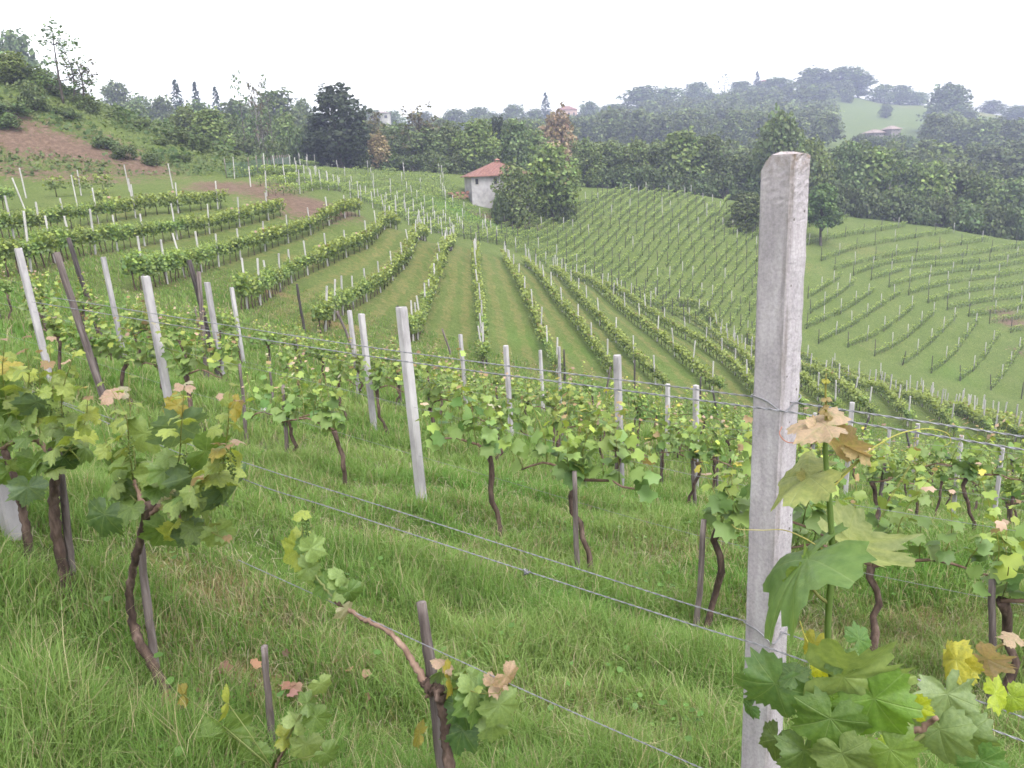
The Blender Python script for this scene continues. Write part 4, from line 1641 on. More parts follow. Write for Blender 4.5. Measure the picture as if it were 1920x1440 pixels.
class Hero:
    def __init__(self, label, p):
        self.m = {'foliage': MB()}
        self.m['shoot'] = self.m['foliage']
        self.parts = []
        self.label, self.p = label, p

    def path(self, px, p=None, n=None):
        w = rowpath(px, self.p if p is None else p)
        return catmull(w, n or max(6, len(px) * 4))

    def new(self, key):
        if key == 'shoot':
            return self.m['foliage']
        m = MB()
        self.parts.append((key, m))
        return m

    def trunk(self, px, r, key='trunk', p=None, knob=.16):
        c = self.path(px, p, len(px) * 6)
        c = c + hr.normal(0, .0022, c.shape)
        rr = np.interp(np.linspace(0, 1, len(c)), np.linspace(0, 1, len(r)), r) * (1 + knob * hr.uniform(-1, 1, len(c)))
        tube(self.new(key), c, rr, 10, (.20, .21, .07) if key == 'shoot' else (1, 1, 1), rough=.16, rng=hr)

    def shoot(self, px, p=None, s0=.07, r0=.004, gap=.055, depth=0.0, bunches=0):
        ps = (self.p if p is None else p) - np.linspace(0, depth, len(px))
        c = self.path(px, ps)
        shoot(c, hr, LEAF_FINE, self.m['foliage'], self.m['shoot'], s0, r0, gap, .065, self.m['shoot'])
        for k in range(bunches):
            bunch(self.new('flower_cluster'), c[len(c) // 2 + k * 2] + hr.normal(0, .02, 3), hr, .09)

    def leaf(self, u, v, wpx, tipdeg, col, p=None, tilt=(0, 0), joint=None, fold=1.0, k=None, y=None):
        """a leaf whose middle is seen at (u,v), about wpx photo pixels from joint to tip; tipdeg: direction of the tip in view (0 right, 90 up);
        tilt: degrees the blade is turned away (about the midrib, about the cross axis)"""
        c = at_y(u, v, y) if y else rowpt(u, v, self.p if p is None else p)
        depth = (c - CAM) @ FWD
        size = .80 * wpx / FPX * depth
        a = rad(tipdeg)
        Z = norm(CAM - c)
        R_ = norm(RIGHT - (RIGHT @ Z) * Z)
        Y = R_ * math.cos(a) + np.cross(Z, R_) * math.sin(a)
        X = np.cross(Y, Z)
        t1, t2 = rad(tilt[0]), rad(tilt[1])
        X, Z = X * math.cos(t1) - Z * math.sin(t1), Z * math.cos(t1) + X * math.sin(t1)
        Y, Z = Y * math.cos(t2) - Z * math.sin(t2), Z * math.cos(t2) + Y * math.sin(t2)
        o = c - Y * size * .42
        T = LEAF_FINE[k if k is not None else int(hr.integers(0, 6))]
        cc = np.array(col) * hr.uniform(.92, 1.08)
        stamp(self.m['foliage'], T, o[None], X[None], Y[None], Z[None], size, cc[None])
        if joint is not None:
            j = at_y(*joint, y) if y else rowpt(*joint, self.p if p is None else p)
            tube(self.m['shoot'], [j, (j + o) / 2 + [0, 0, .008], o], [.0024, .002, .0018], 6, (.17, .19, .06))

    def done(self, foot_px=None, foot=None):
        f = np.array(foot if foot is not None else rowpt(*foot_px, self.p))
        r = empty('grape_vine', tuple(f))
        mats = dict(trunk=M_BARK, cane=M_CANE, shoot=M_SHOOT, foliage=M_LEAFV, flower_cluster=M_SHOOT, tendril=M_SHOOT)
        for k, m in self.parts + [('foliage', self.m['foliage'])]:
            if m.n:
                m.v = [q - f for q in m.v]
                m.obj(k, mats[k], r)
        tag(r, self.label, 'grape vine', 'grape vines of the nearest row')
        return r


LGR, LGD, LGL, LGB = (.10, .175, .045), (.060, .115, .040), (.19, .27, .09), (.115, .18, .10)


def hero_stake(px, r, p, label):
    w = rowpath(px, p)
    rng = np.random.default_rng(int(px[0][0]))
    c = catmull(w, 14)
    mb = MB()
    f = c[0].copy()
    c = c - f
    tube(mb, c + rng.normal(0, .0008, c.shape), np.interp(np.linspace(0, 1, 14), [0, 1], [r * 1.1, r * .85]), 7, rough=.13, rng=rng)
    tag(mb.obj('vine_stake', M_STAKE, None, True, tuple(f)), label, 'stake', 'wooden stakes of the nearest row')


# vine with the bowed trunk
A = Hero('large vine whose bowed dark trunk leans on a stake, left foreground', 1.63)
A.trunk([(332, 1335), (300, 1272), (268, 1215), (248, 1165), (243, 1110), (252, 1060), (262, 1015), (272, 975), (284, 945)], [.027, .022, .019, .016, .017, .016, .022])
A.trunk([(272, 975), (300, 950), (330, 958), (352, 990)], [.012, .008, .006], 'cane', knob=.1)
A.trunk([(275, 960), (262, 930), (250, 900)], [.012, .006], 'cane', knob=.1)
A.shoot([(250, 900), (242, 840), (236, 780), (205, 725)], s0=.07, depth=.10, bunches=1)
A.shoot([(262, 930), (250, 840), (244, 770), (240, 690)], s0=.075, depth=-.1)
A.shoot([(284, 945), (330, 880), (340, 800), (345, 728)], s0=.075, depth=.15, bunches=1)
A.shoot([(300, 950), (400, 900), (425, 820), (430, 738)], s0=.075, depth=.25, bunches=1)
A.shoot([(330, 958), (390, 910), (410, 870), (432, 840)], s0=.08, depth=.2)
A.shoot([(275, 960), (225, 905), (205, 850), (190, 800)], s0=.075, depth=.05)
A.shoot([(352, 990), (380, 985), (400, 1000), (425, 1010)], s0=.06, depth=.05)
for q in [(385, 905, 85, -60, LGB, (20, 35)), (330, 820, 85, -80, LGB, (-25, 40)), (410, 850, 70, -20, LGR, (30, 20)), (430, 930, 80, -50, LGB, (-20, 50)), (190, 985, 65, -110, LGD, (25, 20)),
          (300, 1010, 60, -100, LGR, (-15, 30)), (340, 1005, 55, -70, YG * .8, (10, 40)), (415, 1010, 50, -60, LGL, (0, 30)), (265, 830, 60, -120, LGL, (20, 30)), (225, 880, 62, -130, LGR, (-20, 30)),
          (360, 1010, 50, -60, LGB, (10, 20)), (320, 765, 38, 200, YEL * .7, (10, 10)), (448, 762, 40, 10, YEL * .8, (10, 50)), (345, 722, 30, 90, PINK * .9, (0, 60)), (428, 738, 30, 80, PINK * .9, (0, 60)),
          (300, 900, 60, -70, LGL, (10, 25)), (245, 935, 55, -100, LGB, (0, 30)), (330, 945, 38, -40, WHT, (0, 40)), (305, 922, 28, 100, WHT, (0, 20)), (203, 735, 34, 120, PINK, (10, 40))]:
    A.leaf(*q[:5], tilt=q[5])
A.done((322, 1318))
hero_stake([(298, 1300), (285, 1200), (262, 1012)], .019, 1.69, 'straight brown stake behind the bowed trunk, left foreground')

# vine at the left edge
B = Hero('vine with a thick shaggy trunk and a long arm, at the left edge', 1.66)
B.trunk([(132, 1130), (120, 1070), (106, 1000), (101, 940), (104, 890), (100, 840)], [.030, .026, .024, .022, .024])
B.trunk([(103, 870), (85, 838), (55, 822), (25, 828), (-10, 850)], [.014, .012, .010, .009], 'cane', knob=.1)
B.shoot([(100, 845), (97, 780), (99, 710), (92, 645)], s0=.075, bunches=1, depth=.08)
B.shoot([(104, 890), (118, 810), (116, 740), (140, 660)], s0=.075, depth=.1, bunches=1)
B.shoot([(55, 822), (48, 760), (55, 700), (45, 640)], s0=.08, depth=.05, bunches=1)
B.shoot([(25, 828), (15, 770), (5, 700), (8, 650)], s0=.08, depth=.1)
B.shoot([(80, 835), (70, 780), (75, 720), (70, 670)], s0=.075)
B.shoot([(103, 870), (140, 830), (160, 790), (165, 740)], s0=.075, depth=.15)
B.shoot([(-10, 850), (-15, 780), (-10, 700), (-20, 640)], s0=.08)
for q in [(75, 770, 62, -80, LGB, (10, 40)), (20, 790, 62, -70, LGR, (-10, 30)), (120, 745, 55, -60, LGL, (20, 40)), (20, 900, 55, -80, LGR, (10, 20)), (50, 930, 52, -90, LGB, (-10, 15)), (130, 870, 50, -60, LGD, (10, 30)),
          (45, 690, 40, 80, YG, (0, 40)), (20, 680, 36, 90, YEL * .9, (0, 40)), (10, 740, 60, -60, LGR, (0, 30)), (60, 875, 45, -100, LGR, (10, 20))]:
    B.leaf(*q[:5], tilt=q[5])
B.done((132, 1120))
hero_stake([(140, 1118), (125, 980), (108, 822)], .019, 1.71, 'brown stake against the shaggy trunk at the left edge')
B2 = Hero('dark gnarled vine trunk hugging the concrete post at the left edge', 1.66)
B2.trunk([(55, 1045), (47, 980), (35, 920), (20, 875), (8, 845)], [.022, .019, .017, .015])
B2.shoot([(8, 845), (-5, 800), (-2, 740), (-10, 690)], s0=.075)
B2.shoot([(20, 875), (35, 850), (38, 820), (30, 780)], s0=.06)
B2.done((52, 1038))
tp = rowpt(-95, 440, 1.72)
bt = rowpt(32, 1035, 1.72)
place_post('vineyard_post', POST_ME[1], tp, (tp[0] - bt[0], tp[1] - bt[1]), 'concrete post with a dark vine trunk against it, cut off by the left edge', POST_G)

# pruned vine in the centre foreground
Cc = Hero('old pruned vine with one bare pale arm reaching up left to its leaves, centre foreground', 1.80)
Cc.trunk([(856, 1600), (842, 1430), (835, 1370), (828, 1320), (825, 1292)], [.020, .018, .018, .024])
Cc.trunk([(830, 1300), (810, 1290), (792, 1275)], [.024, .017], knob=.25)
Cc.trunk([(800, 1283), (775, 1245), (752, 1208), (722, 1180), (690, 1165), (660, 1148), (632, 1130)], [.014, .0115, .010, .009, .008, .008], 'cane', knob=.08)
Cc.trunk([(632, 1130), (605, 1098), (582, 1062), (570, 1020), (566, 970)], [.005, .004, .003, .002], 'shoot', knob=.02)
Cc.trunk([(808, 1296), (800, 1308)], [.008, .007], 'cane', knob=.02)
for q in [(655, 1145, 40, -30, WHT, (0, 50)), (645, 1095, 42, 30, LGL, (10, 30)), (600, 1105, 45, 200, LGR, (20, 30)), (548, 1040, 60, 210, YG * .75, (10, 20)), (595, 1020, 45, 30, LGL, (20, 20)),
          (575, 1085, 40, 220, LGL, (10, 40)), (640, 1075, 34, 40, LGL, (10, 40)), (660, 1120, 40, -60, LGR, (0, 30)), (565, 960, 26, 100, YG, (0, 40)), (590, 1065, 42, 0, LGL, (10, 20)), (560, 1015, 30, 150, LGR, (0, 30)),
          (872, 1345, 62, -85, LGD, (10, 5)), (905, 1320, 70, -30, LGR, (-15, 25)), (945, 1340, 62, -60, LGL, (-10, 20)), (860, 1390, 62, -110, LGD, (10, 5)), (895, 1290, 55, 20, LGL, (10, 45)),
          (930, 1280, 40, 30, PINK, (0, 50)), (958, 1275, 44, -40, PINK, (0, 45)), (845, 1272, 52, 5, YEL * .8, (0, 75)), (835, 1240, 36, 60, PINK * .9, (0, 50)), (780, 1375, 40, 170, YEL * .6, (0, 60)),
          (880, 1310, 56, -70, LGR, (10, 10)), (925, 1375, 50, -80, LGL, (-10, 15))]:
    Cc.leaf(*q[:5], tilt=q[5])
bunch(Cc.new('flower_cluster'), rowpt(573, 975, 1.8), hr, .07)
Cc.shoot([(828, 1300), (860, 1290), (900, 1300), (935, 1300)], s0=.05, depth=.06)
Cc.done((852, 1560))
hero_stake([(846, 1600), (812, 1290), (790, 1130)], .021, 1.84, 'grey brown stake with a worn top behind the pruned vine, centre foreground')
hero_stake([(516, 1480), (505, 1330), (495, 1212)], .0155, 1.72, 'thin dark pointed stake among low leaves, bottom left')

D = Hero('low young vine spreading over the ground beside the thin pointed stake', 1.50)
for q in [(432, 1392, 78, -70, LGR, (15, 35)), (572, 1412, 48, -90, LGL, (0, 20)), (560, 1345, 40, 60, LGL, (10, 35)), (605, 1292, 34, -60, LGL, (0, 30)), (432, 1318, 48, 0, YG, (0, 72)), (600, 1355, 42, -50, LGR, (10, 20)),
          (620, 1420, 40, -40, LGR, (10, 30)), (470, 1430, 55, -100, LGR, (20, 30)), (540, 1380, 36, 10, YG * .8, (0, 40)), (585, 1315, 36, 20, LGR, (0, 35)), (350, 1300, 34, 20, YEL * .6, (0, 60))]:
    D.leaf(*q[:5], tilt=q[5], joint=(510, 1440))
D.trunk([(512, 1480), (520, 1430), (540, 1395)], [.008, .006, .004], 'cane')
D.done((512, 1470))

# vine in front of the tall post
E = Hero('vine with big drooping leaves and a tall green shoot before the tall concrete post', 1.50)
yE = 1.42
Yp = lambda px, y: np.array([at_y(u, v, y) for u, v in px])


def etube(px, y, r, col, key='shoot', n=None):
    c = catmull(Yp(px, y), n or len(px) * 5)
    rr = np.interp(np.linspace(0, 1, len(c)), np.linspace(0, 1, len(r)), r)
    tube(E.new(key), c, rr, 9, col, cap=True, rough=.02)


etube([(1600, 1500), (1590, 1400), (1565, 1300), (1553, 1205), (1555, 1130), (1561, 1050), (1556, 950), (1549, 870), (1547, 812)], yE, [.0075, .0068, .0066, .0058, .0042], (.10, .16, .03))
etube([(1547, 815), (1549, 770), (1548, 735), (1549, 700)], yE, [.003, .0022, .0012], (.28, .20, .05))
etube([(1557, 905), (1590, 880), (1612, 862)], yE, [.0035, .0025], (.24, .24, .05))
etube([(1560, 915), (1605, 870), (1640, 838), (1690, 812), (1740, 804), (1775, 812), (1782, 828), (1770, 836)], yE, [.0016, .0012, .0008, .0005], (.32, .28, .07), 'tendril', 40)
etube([(1560, 1041), (1510, 1010), (1470, 994), (1430, 994), (1385, 992), (1372, 983)], yE, [.0014, .0010, .0007, .0005], (.34, .30, .09), 'tendril', 36)
etube([(1500, 1165), (1510, 1195), (1530, 1230), (1548, 1248)], yE, [.0010, .0014, .002], (.44, .36, .08), 'tendril')
etube([(1552, 815), (1520, 825), (1480, 830), (1462, 815), (1466, 800)], yE, [.0012, .0009], (.40, .16, .12), 'tendril')
etube([(1556, 1042), (1575, 1030), (1588, 1020)], yE, [.004, .003], (.18, .18, .05))
etube([(1553, 1130), (1535, 1118), (1518, 1096)], yE, [.004, .003], (.2, .16, .06))
E.trunk([(1640, 1560), (1632, 1480), (1615, 1400)], [.024, .020, .016], p=1.62)
E.trunk([(1615, 1400), (1650, 1390), (1720, 1370), (1760, 1345)], [.010, .007, .005], 'cane', p=1.62)
etube([(1700, 1400), (1735, 1375), (1755, 1358)], 1.45, [.005, .004], (.17, .16, .06))
etube([(1790, 1300), (1830, 1255), (1862, 1218), (1900, 1203), (1935, 1200)], 1.5, [.005, .004, .003, .002], (.26, .17, .07))
big = [
    (1513, 797, 95, 172, PINK * .9, (62, 10), 1.42, 3), (1535, 800, 40, 20, PINK, (10, 60), 1.42, 1), (1598, 850, 72, -55, PINK * .85, (52, 10), 1.42, 2), (1612, 838, 48, 60, COP * 1.2, (20, 50), 1.43, 0),
    (1480, 912, 120, 197, np.array([0.240, 0.250, 0.090]), (62, 10), 1.44, 4), (1520, 895, 40, 40, np.array([0.220, 0.200, 0.070]), (10, 60), 1.45, 1),
    (1458, 1095, 215, 207, np.array([0.140, 0.210, 0.070]), (70, 12), 1.38, 2), (1528, 1060, 90, 35, np.array([0.188, 0.254, 0.070]), (52, 20), 1.42, 5),
    (1636, 1045, 150, -47, np.array([.38, .42, .32]), (67, 6), 1.46, 0),
    (1432, 1305, 118, 232, np.array([0.080, 0.138, 0.058]), (-18, 25), 1.40, 1), (1475, 1255, 58, 120, np.array([0.080, 0.132, 0.060]), (20, 30), 1.41, 3), 
    (1640, 1278, 185, -14, np.array([0.181, 0.236, 0.115]), (50, 8), 1.33, 5), (1575, 1222, 62, 100, np.array([0.107, 0.169, 0.070]), (10, 40), 1.37, 2),
    (1662, 1345, 130, -70, np.array([0.113, 0.193, 0.040]), (18, 18), 1.31, 4), (1562, 1330, 85, -95, np.array([0.147, 0.236, 0.038]), (8, 18), 1.36, 0),
    (1548, 1380, 118, 250, np.array([0.082, 0.138, 0.036]), (-8, 20), 1.33, 3), (1450, 1405, 70, 235, np.array([0.066, 0.095, 0.035]), (30, 20), 1.40, 2),
    (1505, 1432, 90, -95, np.array([0.093, 0.144, 0.060]), (-20, 25), 1.36, 1), (1590, 1440, 100, -80, np.array([0.134, 0.181, 0.080]), (10, 30), 1.30, 5), (1690, 1430, 100, -60, np.array([0.113, 0.169, 0.050]), (10, 25), 1.30, 0),
    (1785, 1330, 88, -75, np.array([0.190, 0.240, 0.110]), (-18, 25), 1.44, 4), (1765, 1400, 92, -100, np.array([0.170, 0.220, 0.090]), (20, 15), 1.42, 2), (1822, 1400, 80, -80, np.array([0.150, 0.200, 0.080]), (10, 25), 1.44, 1),
    (1722, 1338, 52, -80, np.array([0.300, 0.340, 0.035]), (10, 20), 1.38, 3), (1672, 1408, 42, -90, np.array([0.220, 0.290, 0.040]), (10, 20), 1.40, 3),
    (1525, 1225, 62, -110, np.array([0.250, 0.230, 0.050]), (40, 10), 1.46, 0), (1540, 1265, 34, -90, np.array([0.380, 0.380, 0.040]), (10, 10), 1.46, 1),
    (1775, 1235, 62, 165, YEL * 1.05, (10, 40), 1.50, 2), (1800, 1262, 55, -120, YEL, (25, 20), 1.50, 4), (1815, 1240, 44, 20, YEL * .9, (10, 55), 1.50, 1), (1872, 1248, 66, -50, PINK * .85, (45, 20), 1.48, 5),
    (1893, 1190, 34, 100, PINK * 1.05, (40, 30), 1.5, 0), (1878, 1298, 54, 5, np.array([0.300, 0.340, 0.035]), (10, 50), 1.5, 3), (1910, 1320, 48, -60, np.array([0.250, 0.310, 0.040]), (10, 20), 1.5, 0),
    (1400, 1330, 40, 200, LGD, (10, 45), 1.44, 0), (1850, 1450, 70, -80, LGR, (10, 20), 1.40, 3),
    (1620, 1190, 46, 30, LGR, (20, 30), 1.52, 0), 
    (1549, 745, 16, 90, COP, (10, 50), 1.42, 0), (1556, 775, 18, 40, COP, (10, 50), 1.42, 1), (1540, 765, 18, 140, COP * 1.1, (10, 50), 1.42, 2), (1548, 712, 12, 90, YEL * .8, (10, 40), 1.42, 3),
]
for u, v, w, t, c, ti, y, k in big:
    if v > 1215 and u < 1760:
        w, c = w * .88, np.array(c) * (1.22, 1.15, .85)
    E.leaf(u, v, w, t, c, tilt=ti, y=y, k=k)
E.done(foot=(at_y(1640, 1480, 1.55)[0], at_y(1640, 1480, 1.55)[1], float(H(np.array([at_y(1640, 1480, 1.55)[0]]), np.array([at_y(1640, 1480, 1.55)[1]]))[0])))

# pale stone in the grass
sb = MB()
q = hit([(497, 772)])[0]
th = np.linspace(0, np.pi, 7)
for i in range(1):
    rr = np.array([.0, .045, .06, .065, .055, .035, .0]) + .0001
    tube(sb, [(0, .004 * k, .04 * np.cos(t) + .03) for k, t in enumerate(th)], rr[:7], 9, (1, 1, 1), rough=.15)
tag(sb.obj('stone', M_CONC, None, True, tuple(q)), 'small pale grey stone in the grass left of centre', 'stone')
# ------------------------------------------------------------------ trees (templates are 10 m tall)
TL = leaf_template(40, False)
_tl = np.array([(0, -.5, 0), (.38, -.1, .12), (.5, .35, -.05), (0, .62, .05), (-.5, .3, -.08), (-.36, -.15, .1)])
TLEAF = (_tl, np.array([(0, 1, 2), (0, 2, 3), (0, 3, 4), (0, 4, 5)]), None, None)
M_TREE = leaf_mat('tree_foliage', trans=.28, under=0, rough=.6, objvar=.16, spec=.2)
M_TRUNK = rough_mat('tree_bark', [(.3, (.035, .028, .024)), (.55, (.09, .075, .065)), (.8, (.18, .155, .14))], 3, .95, .8, 6, (1, 1, .3))
M_PALEBARK = rough_mat('pale_bark', [(.3, (.12, .10, .09)), (.55, (.28, .26, .24)), (.8, (.42, .40, .38))], 3, .95, .6, 6, (1, 1, .5))


def crown(mb, blobs_, n, size, col, rng, shell=.55, var=.30, flat=1.0):
    """leaf sprays filling ellipsoids; blobs_: (cx,cy,cz, rx,ry,rz, tint)"""
    vol = np.array([b[3] * b[4] * b[5] for b in blobs_]) ** .67
    cnt = np.maximum(6, (n * vol / vol.sum()).astype(int))
    for b, c in zip(blobs_, cnt):
        d = norm(rng.normal(0, 1, (c, 3)))
        r = shell + (1.04 - shell) * rng.random((c, 1)) ** .6
        lump = 1 + .16 * np.sin(d[:, :1] * 7 + b[0] * 5) + .12 * np.sin(d[:, 2:] * 9 + b[1] * 7)
        P = np.array(b[:3]) + d * r * lump * np.array(b[3:6])
        Z = norm(d * .7 + rng.normal(0, .55, (c, 3)) + [0, 0, .35])
        X, Y, Z = frames(Z, rng.normal(0, 1, (c, 3)) + [0, 0, -.5])
        cols = np.array(col) * b[6] * np.exp(rng.normal(0, var * .7, (c, 1))) * np.array([1, 1, 1]) * (1 + rng.normal(0, .05, (c, 3)))
        stamp(mb, TLEAF, P, X, Y, Z, size * rng.uniform(.6, 1.3, c), cols)


def limb(mb, a, b, r0, r1, rng, bend=.12, k=6):
    t = np.linspace(0, 1, k)[:, None]
    L = np.linalg.norm(np.array(b) - a)
    q = np.array(a) * (1 - t) + np.array(b) * t + np.sin(t * np.pi) * rng.normal(0, bend * L, 3) * [1, 1, .4]
    tube(mb, q, np.linspace(r0, r1, k), 6, rough=.08, rng=rng)
    return q


def gen_tree(kind, seed):
    rng = np.random.default_rng(seed)
    tk, cr = MB(), MB()
    G = (.106, .140, .054)
    if kind in ('round', 'oak', 'shrubby', 'dark', 'orange', 'fresh', 'lone'):
        col = {'round': G, 'oak': (.100, .132, .054), 'shrubby': (.130, .175, .060), 'dark': (.042, .058, .034), 'orange': (.27, .215, .125), 'fresh': (.145, .198, .060), 'lone': (.085, .128, .040)}[kind]
        low = {'round': .12, 'oak': .26, 'shrubby': .02, 'dark': .10, 'orange': .2, 'fresh': .24, 'lone': .40}[kind]
        W = {'round': 3.6, 'oak': 4.2, 'shrubby': 3.8, 'dark': 3.0, 'orange': 3.2, 'fresh': 3.2, 'lone': 3.9}[kind]
        top = limb(tk, (0, 0, -.4), (rng.normal(0, .3), rng.normal(0, .3), 6.5), .26, .07, rng, .03, 9)
        B = []
        nb = {'oak': 17, 'dark': 18, 'shrubby': 20}.get(kind, 16)
        for k in range(nb):
            h = low + (1 - low) * ((k + .5) / nb)
            prof = math.sin(np.pi * (.10 + .84 * ((h - low) / (1 - low))) ** (.8 if kind != 'fresh' else .75))
            if kind == 'shrubby':
                prof = math.sqrt(max(.05, 1 - ((h - .25) / .8) ** 2))
            a = k * 2.4 + rng.normal(0, .4)
            rr = W * prof * rng.uniform(.42, .80)
            s = rng.uniform(1.0, 1.8) * (1.1 if kind != 'dark' else .9) * (.72 if kind == 'lone' else 1)
            c = np.array([math.cos(a) * rr, math.sin(a) * rr, h * 9.0])
            B.append((*c, s * 1.15, s * 1.15, s * .9, rng.uniform(.72, 1.30)))
            st = top[min(len(top) - 1, int(np.clip(h - .15, .1, .9) * 8))]
            limb(tk, st, c, .09, .02, rng, .10)
            # twiggy tufts that break the outline
            for q in range(3):
                d = norm(rng.normal(0, 1, 3) + [0, 0, .4])
                e = c + d * s * rng.uniform(1.0, 1.45)
                B.append((*e, .38, .38, .32, rng.uniform(.8, 1.3)))
        B.append((0, 0, 8.6, 1.3, 1.3, 1.2, 1.0))
        crown(cr, B, 3300, .42 if kind != 'dark' else .36, col, rng)
    elif kind == 'airy':
        col = (.075, .12, .035)
        top = limb(tk, (0, 0, -.4), (rng.normal(0, .5), rng.normal(0, .5), 9.0), .13, .02, rng, .04, 10)
        B = [(*(top[-1] + rng.normal(0, .3, 3)), .4, .4, .3, 1.0) for _ in range(6)] + [(*(top[-2] + rng.normal(0, .45, 3)), .4, .4, .3, 1.0) for _ in range(5)]
        for k in range(15):
            h = rng.uniform(.3, 1)
            a = rng.uniform(0, 6.28)
            st = top[int(h * 8)]
            L = rng.uniform(.8, 2.4) * (1.25 - h * .6)
            c = st + np.array([math.cos(a) * L, math.sin(a) * L, rng.uniform(.1, 1.1)])
            limb(tk, st, c, .045, .012, rng, .12)
            for q in range(4):
                e = c + rng.normal(0, .55, 3)
                B.append((*e, .34, .34, .26, rng.uniform(.75, 1.25)))
        crown(cr, B, 560, .21, col, rng, shell=.1)
    elif kind == 'bare':
        top = limb(tk, (0, 0, -.4), (rng.normal(0, .5), rng.normal(0, .5), 7.5), .17, .04, rng, .04, 10)
        B = []
        for k in range(22):
            h = rng.uniform(.25, 1)
            a = rng.uniform(0, 6.28)
            st = top[int(h * 8)]
            L = rng.uniform(1.2, 2.6)
            c = st + np.array([math.cos(a) * L * .8, math.sin(a) * L * .8, rng.uniform(.8, 2.3)])
            q = limb(tk, st, c, .05, .014, rng, .1)
            for m in range(4):
                e = q[3 + m % 3] + rng.normal(0, .55, 3) + [0, 0, .5]
                limb(tk, q[2 + m % 3], e, .018, .007, rng, .1, 4)
                if rng.random() < .6:
                    B.append((*e, .4, .4, .35, rng.uniform(.8, 1.2)))
        crown(cr, B, 520, .26, (.115, .105, .055), rng, shell=.1)
    elif kind == 'spruce':
        limb(tk, (0, 0, -.3), (0, 0, 9.6), .20, .02, rng, .005, 8)
        P, Zs, T = [], [], []
        for k in range(46):
            h = .06 + .93 * k / 46
            R = 2.4 * (1 - h) ** .85 + .12
            m = max(5, int(15 * R / 2.4))
            for q in range(m):
                a = rng.uniform(0, 6.28)
                for f in (.45, .75, 1.0):
                    rr = R * f * rng.uniform(.8, 1.12)
                    P.append((math.cos(a) * rr, math.sin(a) * rr, h * 10 - .35 * rr + rng.normal(0, .05)))
                    Zs.append((math.cos(a) * .5, math.sin(a) * .5, 1))
                    T.append((math.cos(a), math.sin(a), -.5))
        P, Zs, T = map(np.array, (P, Zs, T))
        X, Y, Z = frames(Zs + rng.normal(0, .25, Zs.shape), T)
        stamp(cr, TLEAF, P, X, Y, Z, .40 * rng.uniform(.7, 1.2, len(P)), np.array((.030, .058, .030)) * rng.uniform(.7, 1.3, (len(P), 1)))
    elif kind == 'bush':
        B = []
        for k in range(16):
            a = rng.uniform(0, 6.28)
            rr = 5.0 * math.sqrt(rng.random())
            h = rng.uniform(1.0, 8.0) * (1 - (rr / 6.5) ** 2)
            s = rng.uniform(1.6, 2.8)
            B.append((math.cos(a) * rr, math.sin(a) * rr, max(h, 1.0), s, s, s * .85, rng.uniform(.7, 1.3)))
            limb(tk, (rng.normal(0, .3), rng.normal(0, .3), -.3), (math.cos(a) * rr, math.sin(a) * rr, max(h, 1)), .12, .03, rng, .1)
        crown(cr, B, 1500, .75, (.095, .128, .050), rng, shell=.4)
    return tk, cr


KINDS = {'lone': 1, 'round': 4, 'oak': 3, 'shrubby': 4, 'dark': 2, 'orange': 1, 'fresh': 2, 'airy': 3, 'bare': 3, 'spruce': 2, 'bush': 3}
TREES = {}
for _k, _n in KINDS.items():
    for _i in range(_n):
        tk, cr = gen_tree(_k, 500 + 37 * _i + len(_k) * 7)
        ex = np.concatenate(cr.v)
        TREES[(_k, _i)] = (tk.mesh('trunk', M_PALEBARK if _k in ('bare', 'airy') and _i == 1 else M_TRUNK), cr.mesh('crown', M_TREE), float(np.percentile(ex[:, 2], 99.5)),
                           float(np.percentile(np.abs(ex[:, 0]), 98)) * 2, tk, cr)
NAMES = {'lone': 'broadleaf_tree', 'round': 'broadleaf_tree', 'oak': 'broadleaf_tree', 'shrubby': 'broadleaf_tree', 'dark': 'broadleaf_tree', 'orange': 'broadleaf_tree', 'fresh': 'broadleaf_tree', 'airy': 'slender_tree', 'bare': 'slender_tree',
         'spruce': 'spruce_tree', 'bush': 'bush'}
trng = np.random.default_rng(23)
_cnt = {}


def tree(u, y, vtop, wpx, kind, label, group=None, vbase=None, var=None):
    """tree whose top is seen at (u, vtop), standing y metres ahead; its foot is on the ground there"""
    y = y * FARK if y >= 300 else y
    top = at_y(u, vtop, y)
    g = float(H(np.array([top[0]]), np.array([top[1]]))[0])
    if vbase is not None:
        g = max(g - .3, min(g, at_y(u, vbase, y)[2]))
    h = max(top[2] - g, .6)
    k = _cnt.get(kind, 0)
    _cnt[kind] = k + 1
    i = var if var is not None else k % KINDS[kind]
    tm, cm, ht, wd, _, _ = TREES[(kind, i)]
    sz = h / ht
    depth = (top - CAM) @ FWD
    sx = wpx / FPX * depth / wd
    sx = min(max(sx, sz * .3), sz * 3.0)
    r = empty(NAMES[kind], (top[0], top[1], g), trng.uniform(0, 6.28))
    r.scale = (sx, sx, sz)
    link('trunk', tm, r)
    link('crown', cm, r)
    tag(r, label, 'bush' if kind == 'bush' else 'tree', group)
    return r


BELT = 'trees of the wood edge beyond the fields'
# ---- single trees in the fields
tree(1545, 116, 347, 78, 'lone', 'small round tree standing alone in the vines right of the tall post', vbase=452)
tree(1402, 117, 362, 62, 'round', 'tree in the vines half hidden behind the left side of the tall post')
tree(1032, 114, 272, 98, 'fresh', 'large bushy green tree beside the hut, overhanging its right end', vbase=394, var=1)
tree(962, 110, 308, 82, 'shrubby', 'lower round tree right against the front wall of the hut', vbase=396, var=0)
tree(938, 108, 362, 34, 'bush', 'small bush at the corner of the hut under the lower tree')
tree(1055, 114, 352, 40, 'bush', 'pale bush at the foot of the big tree beside the hut')
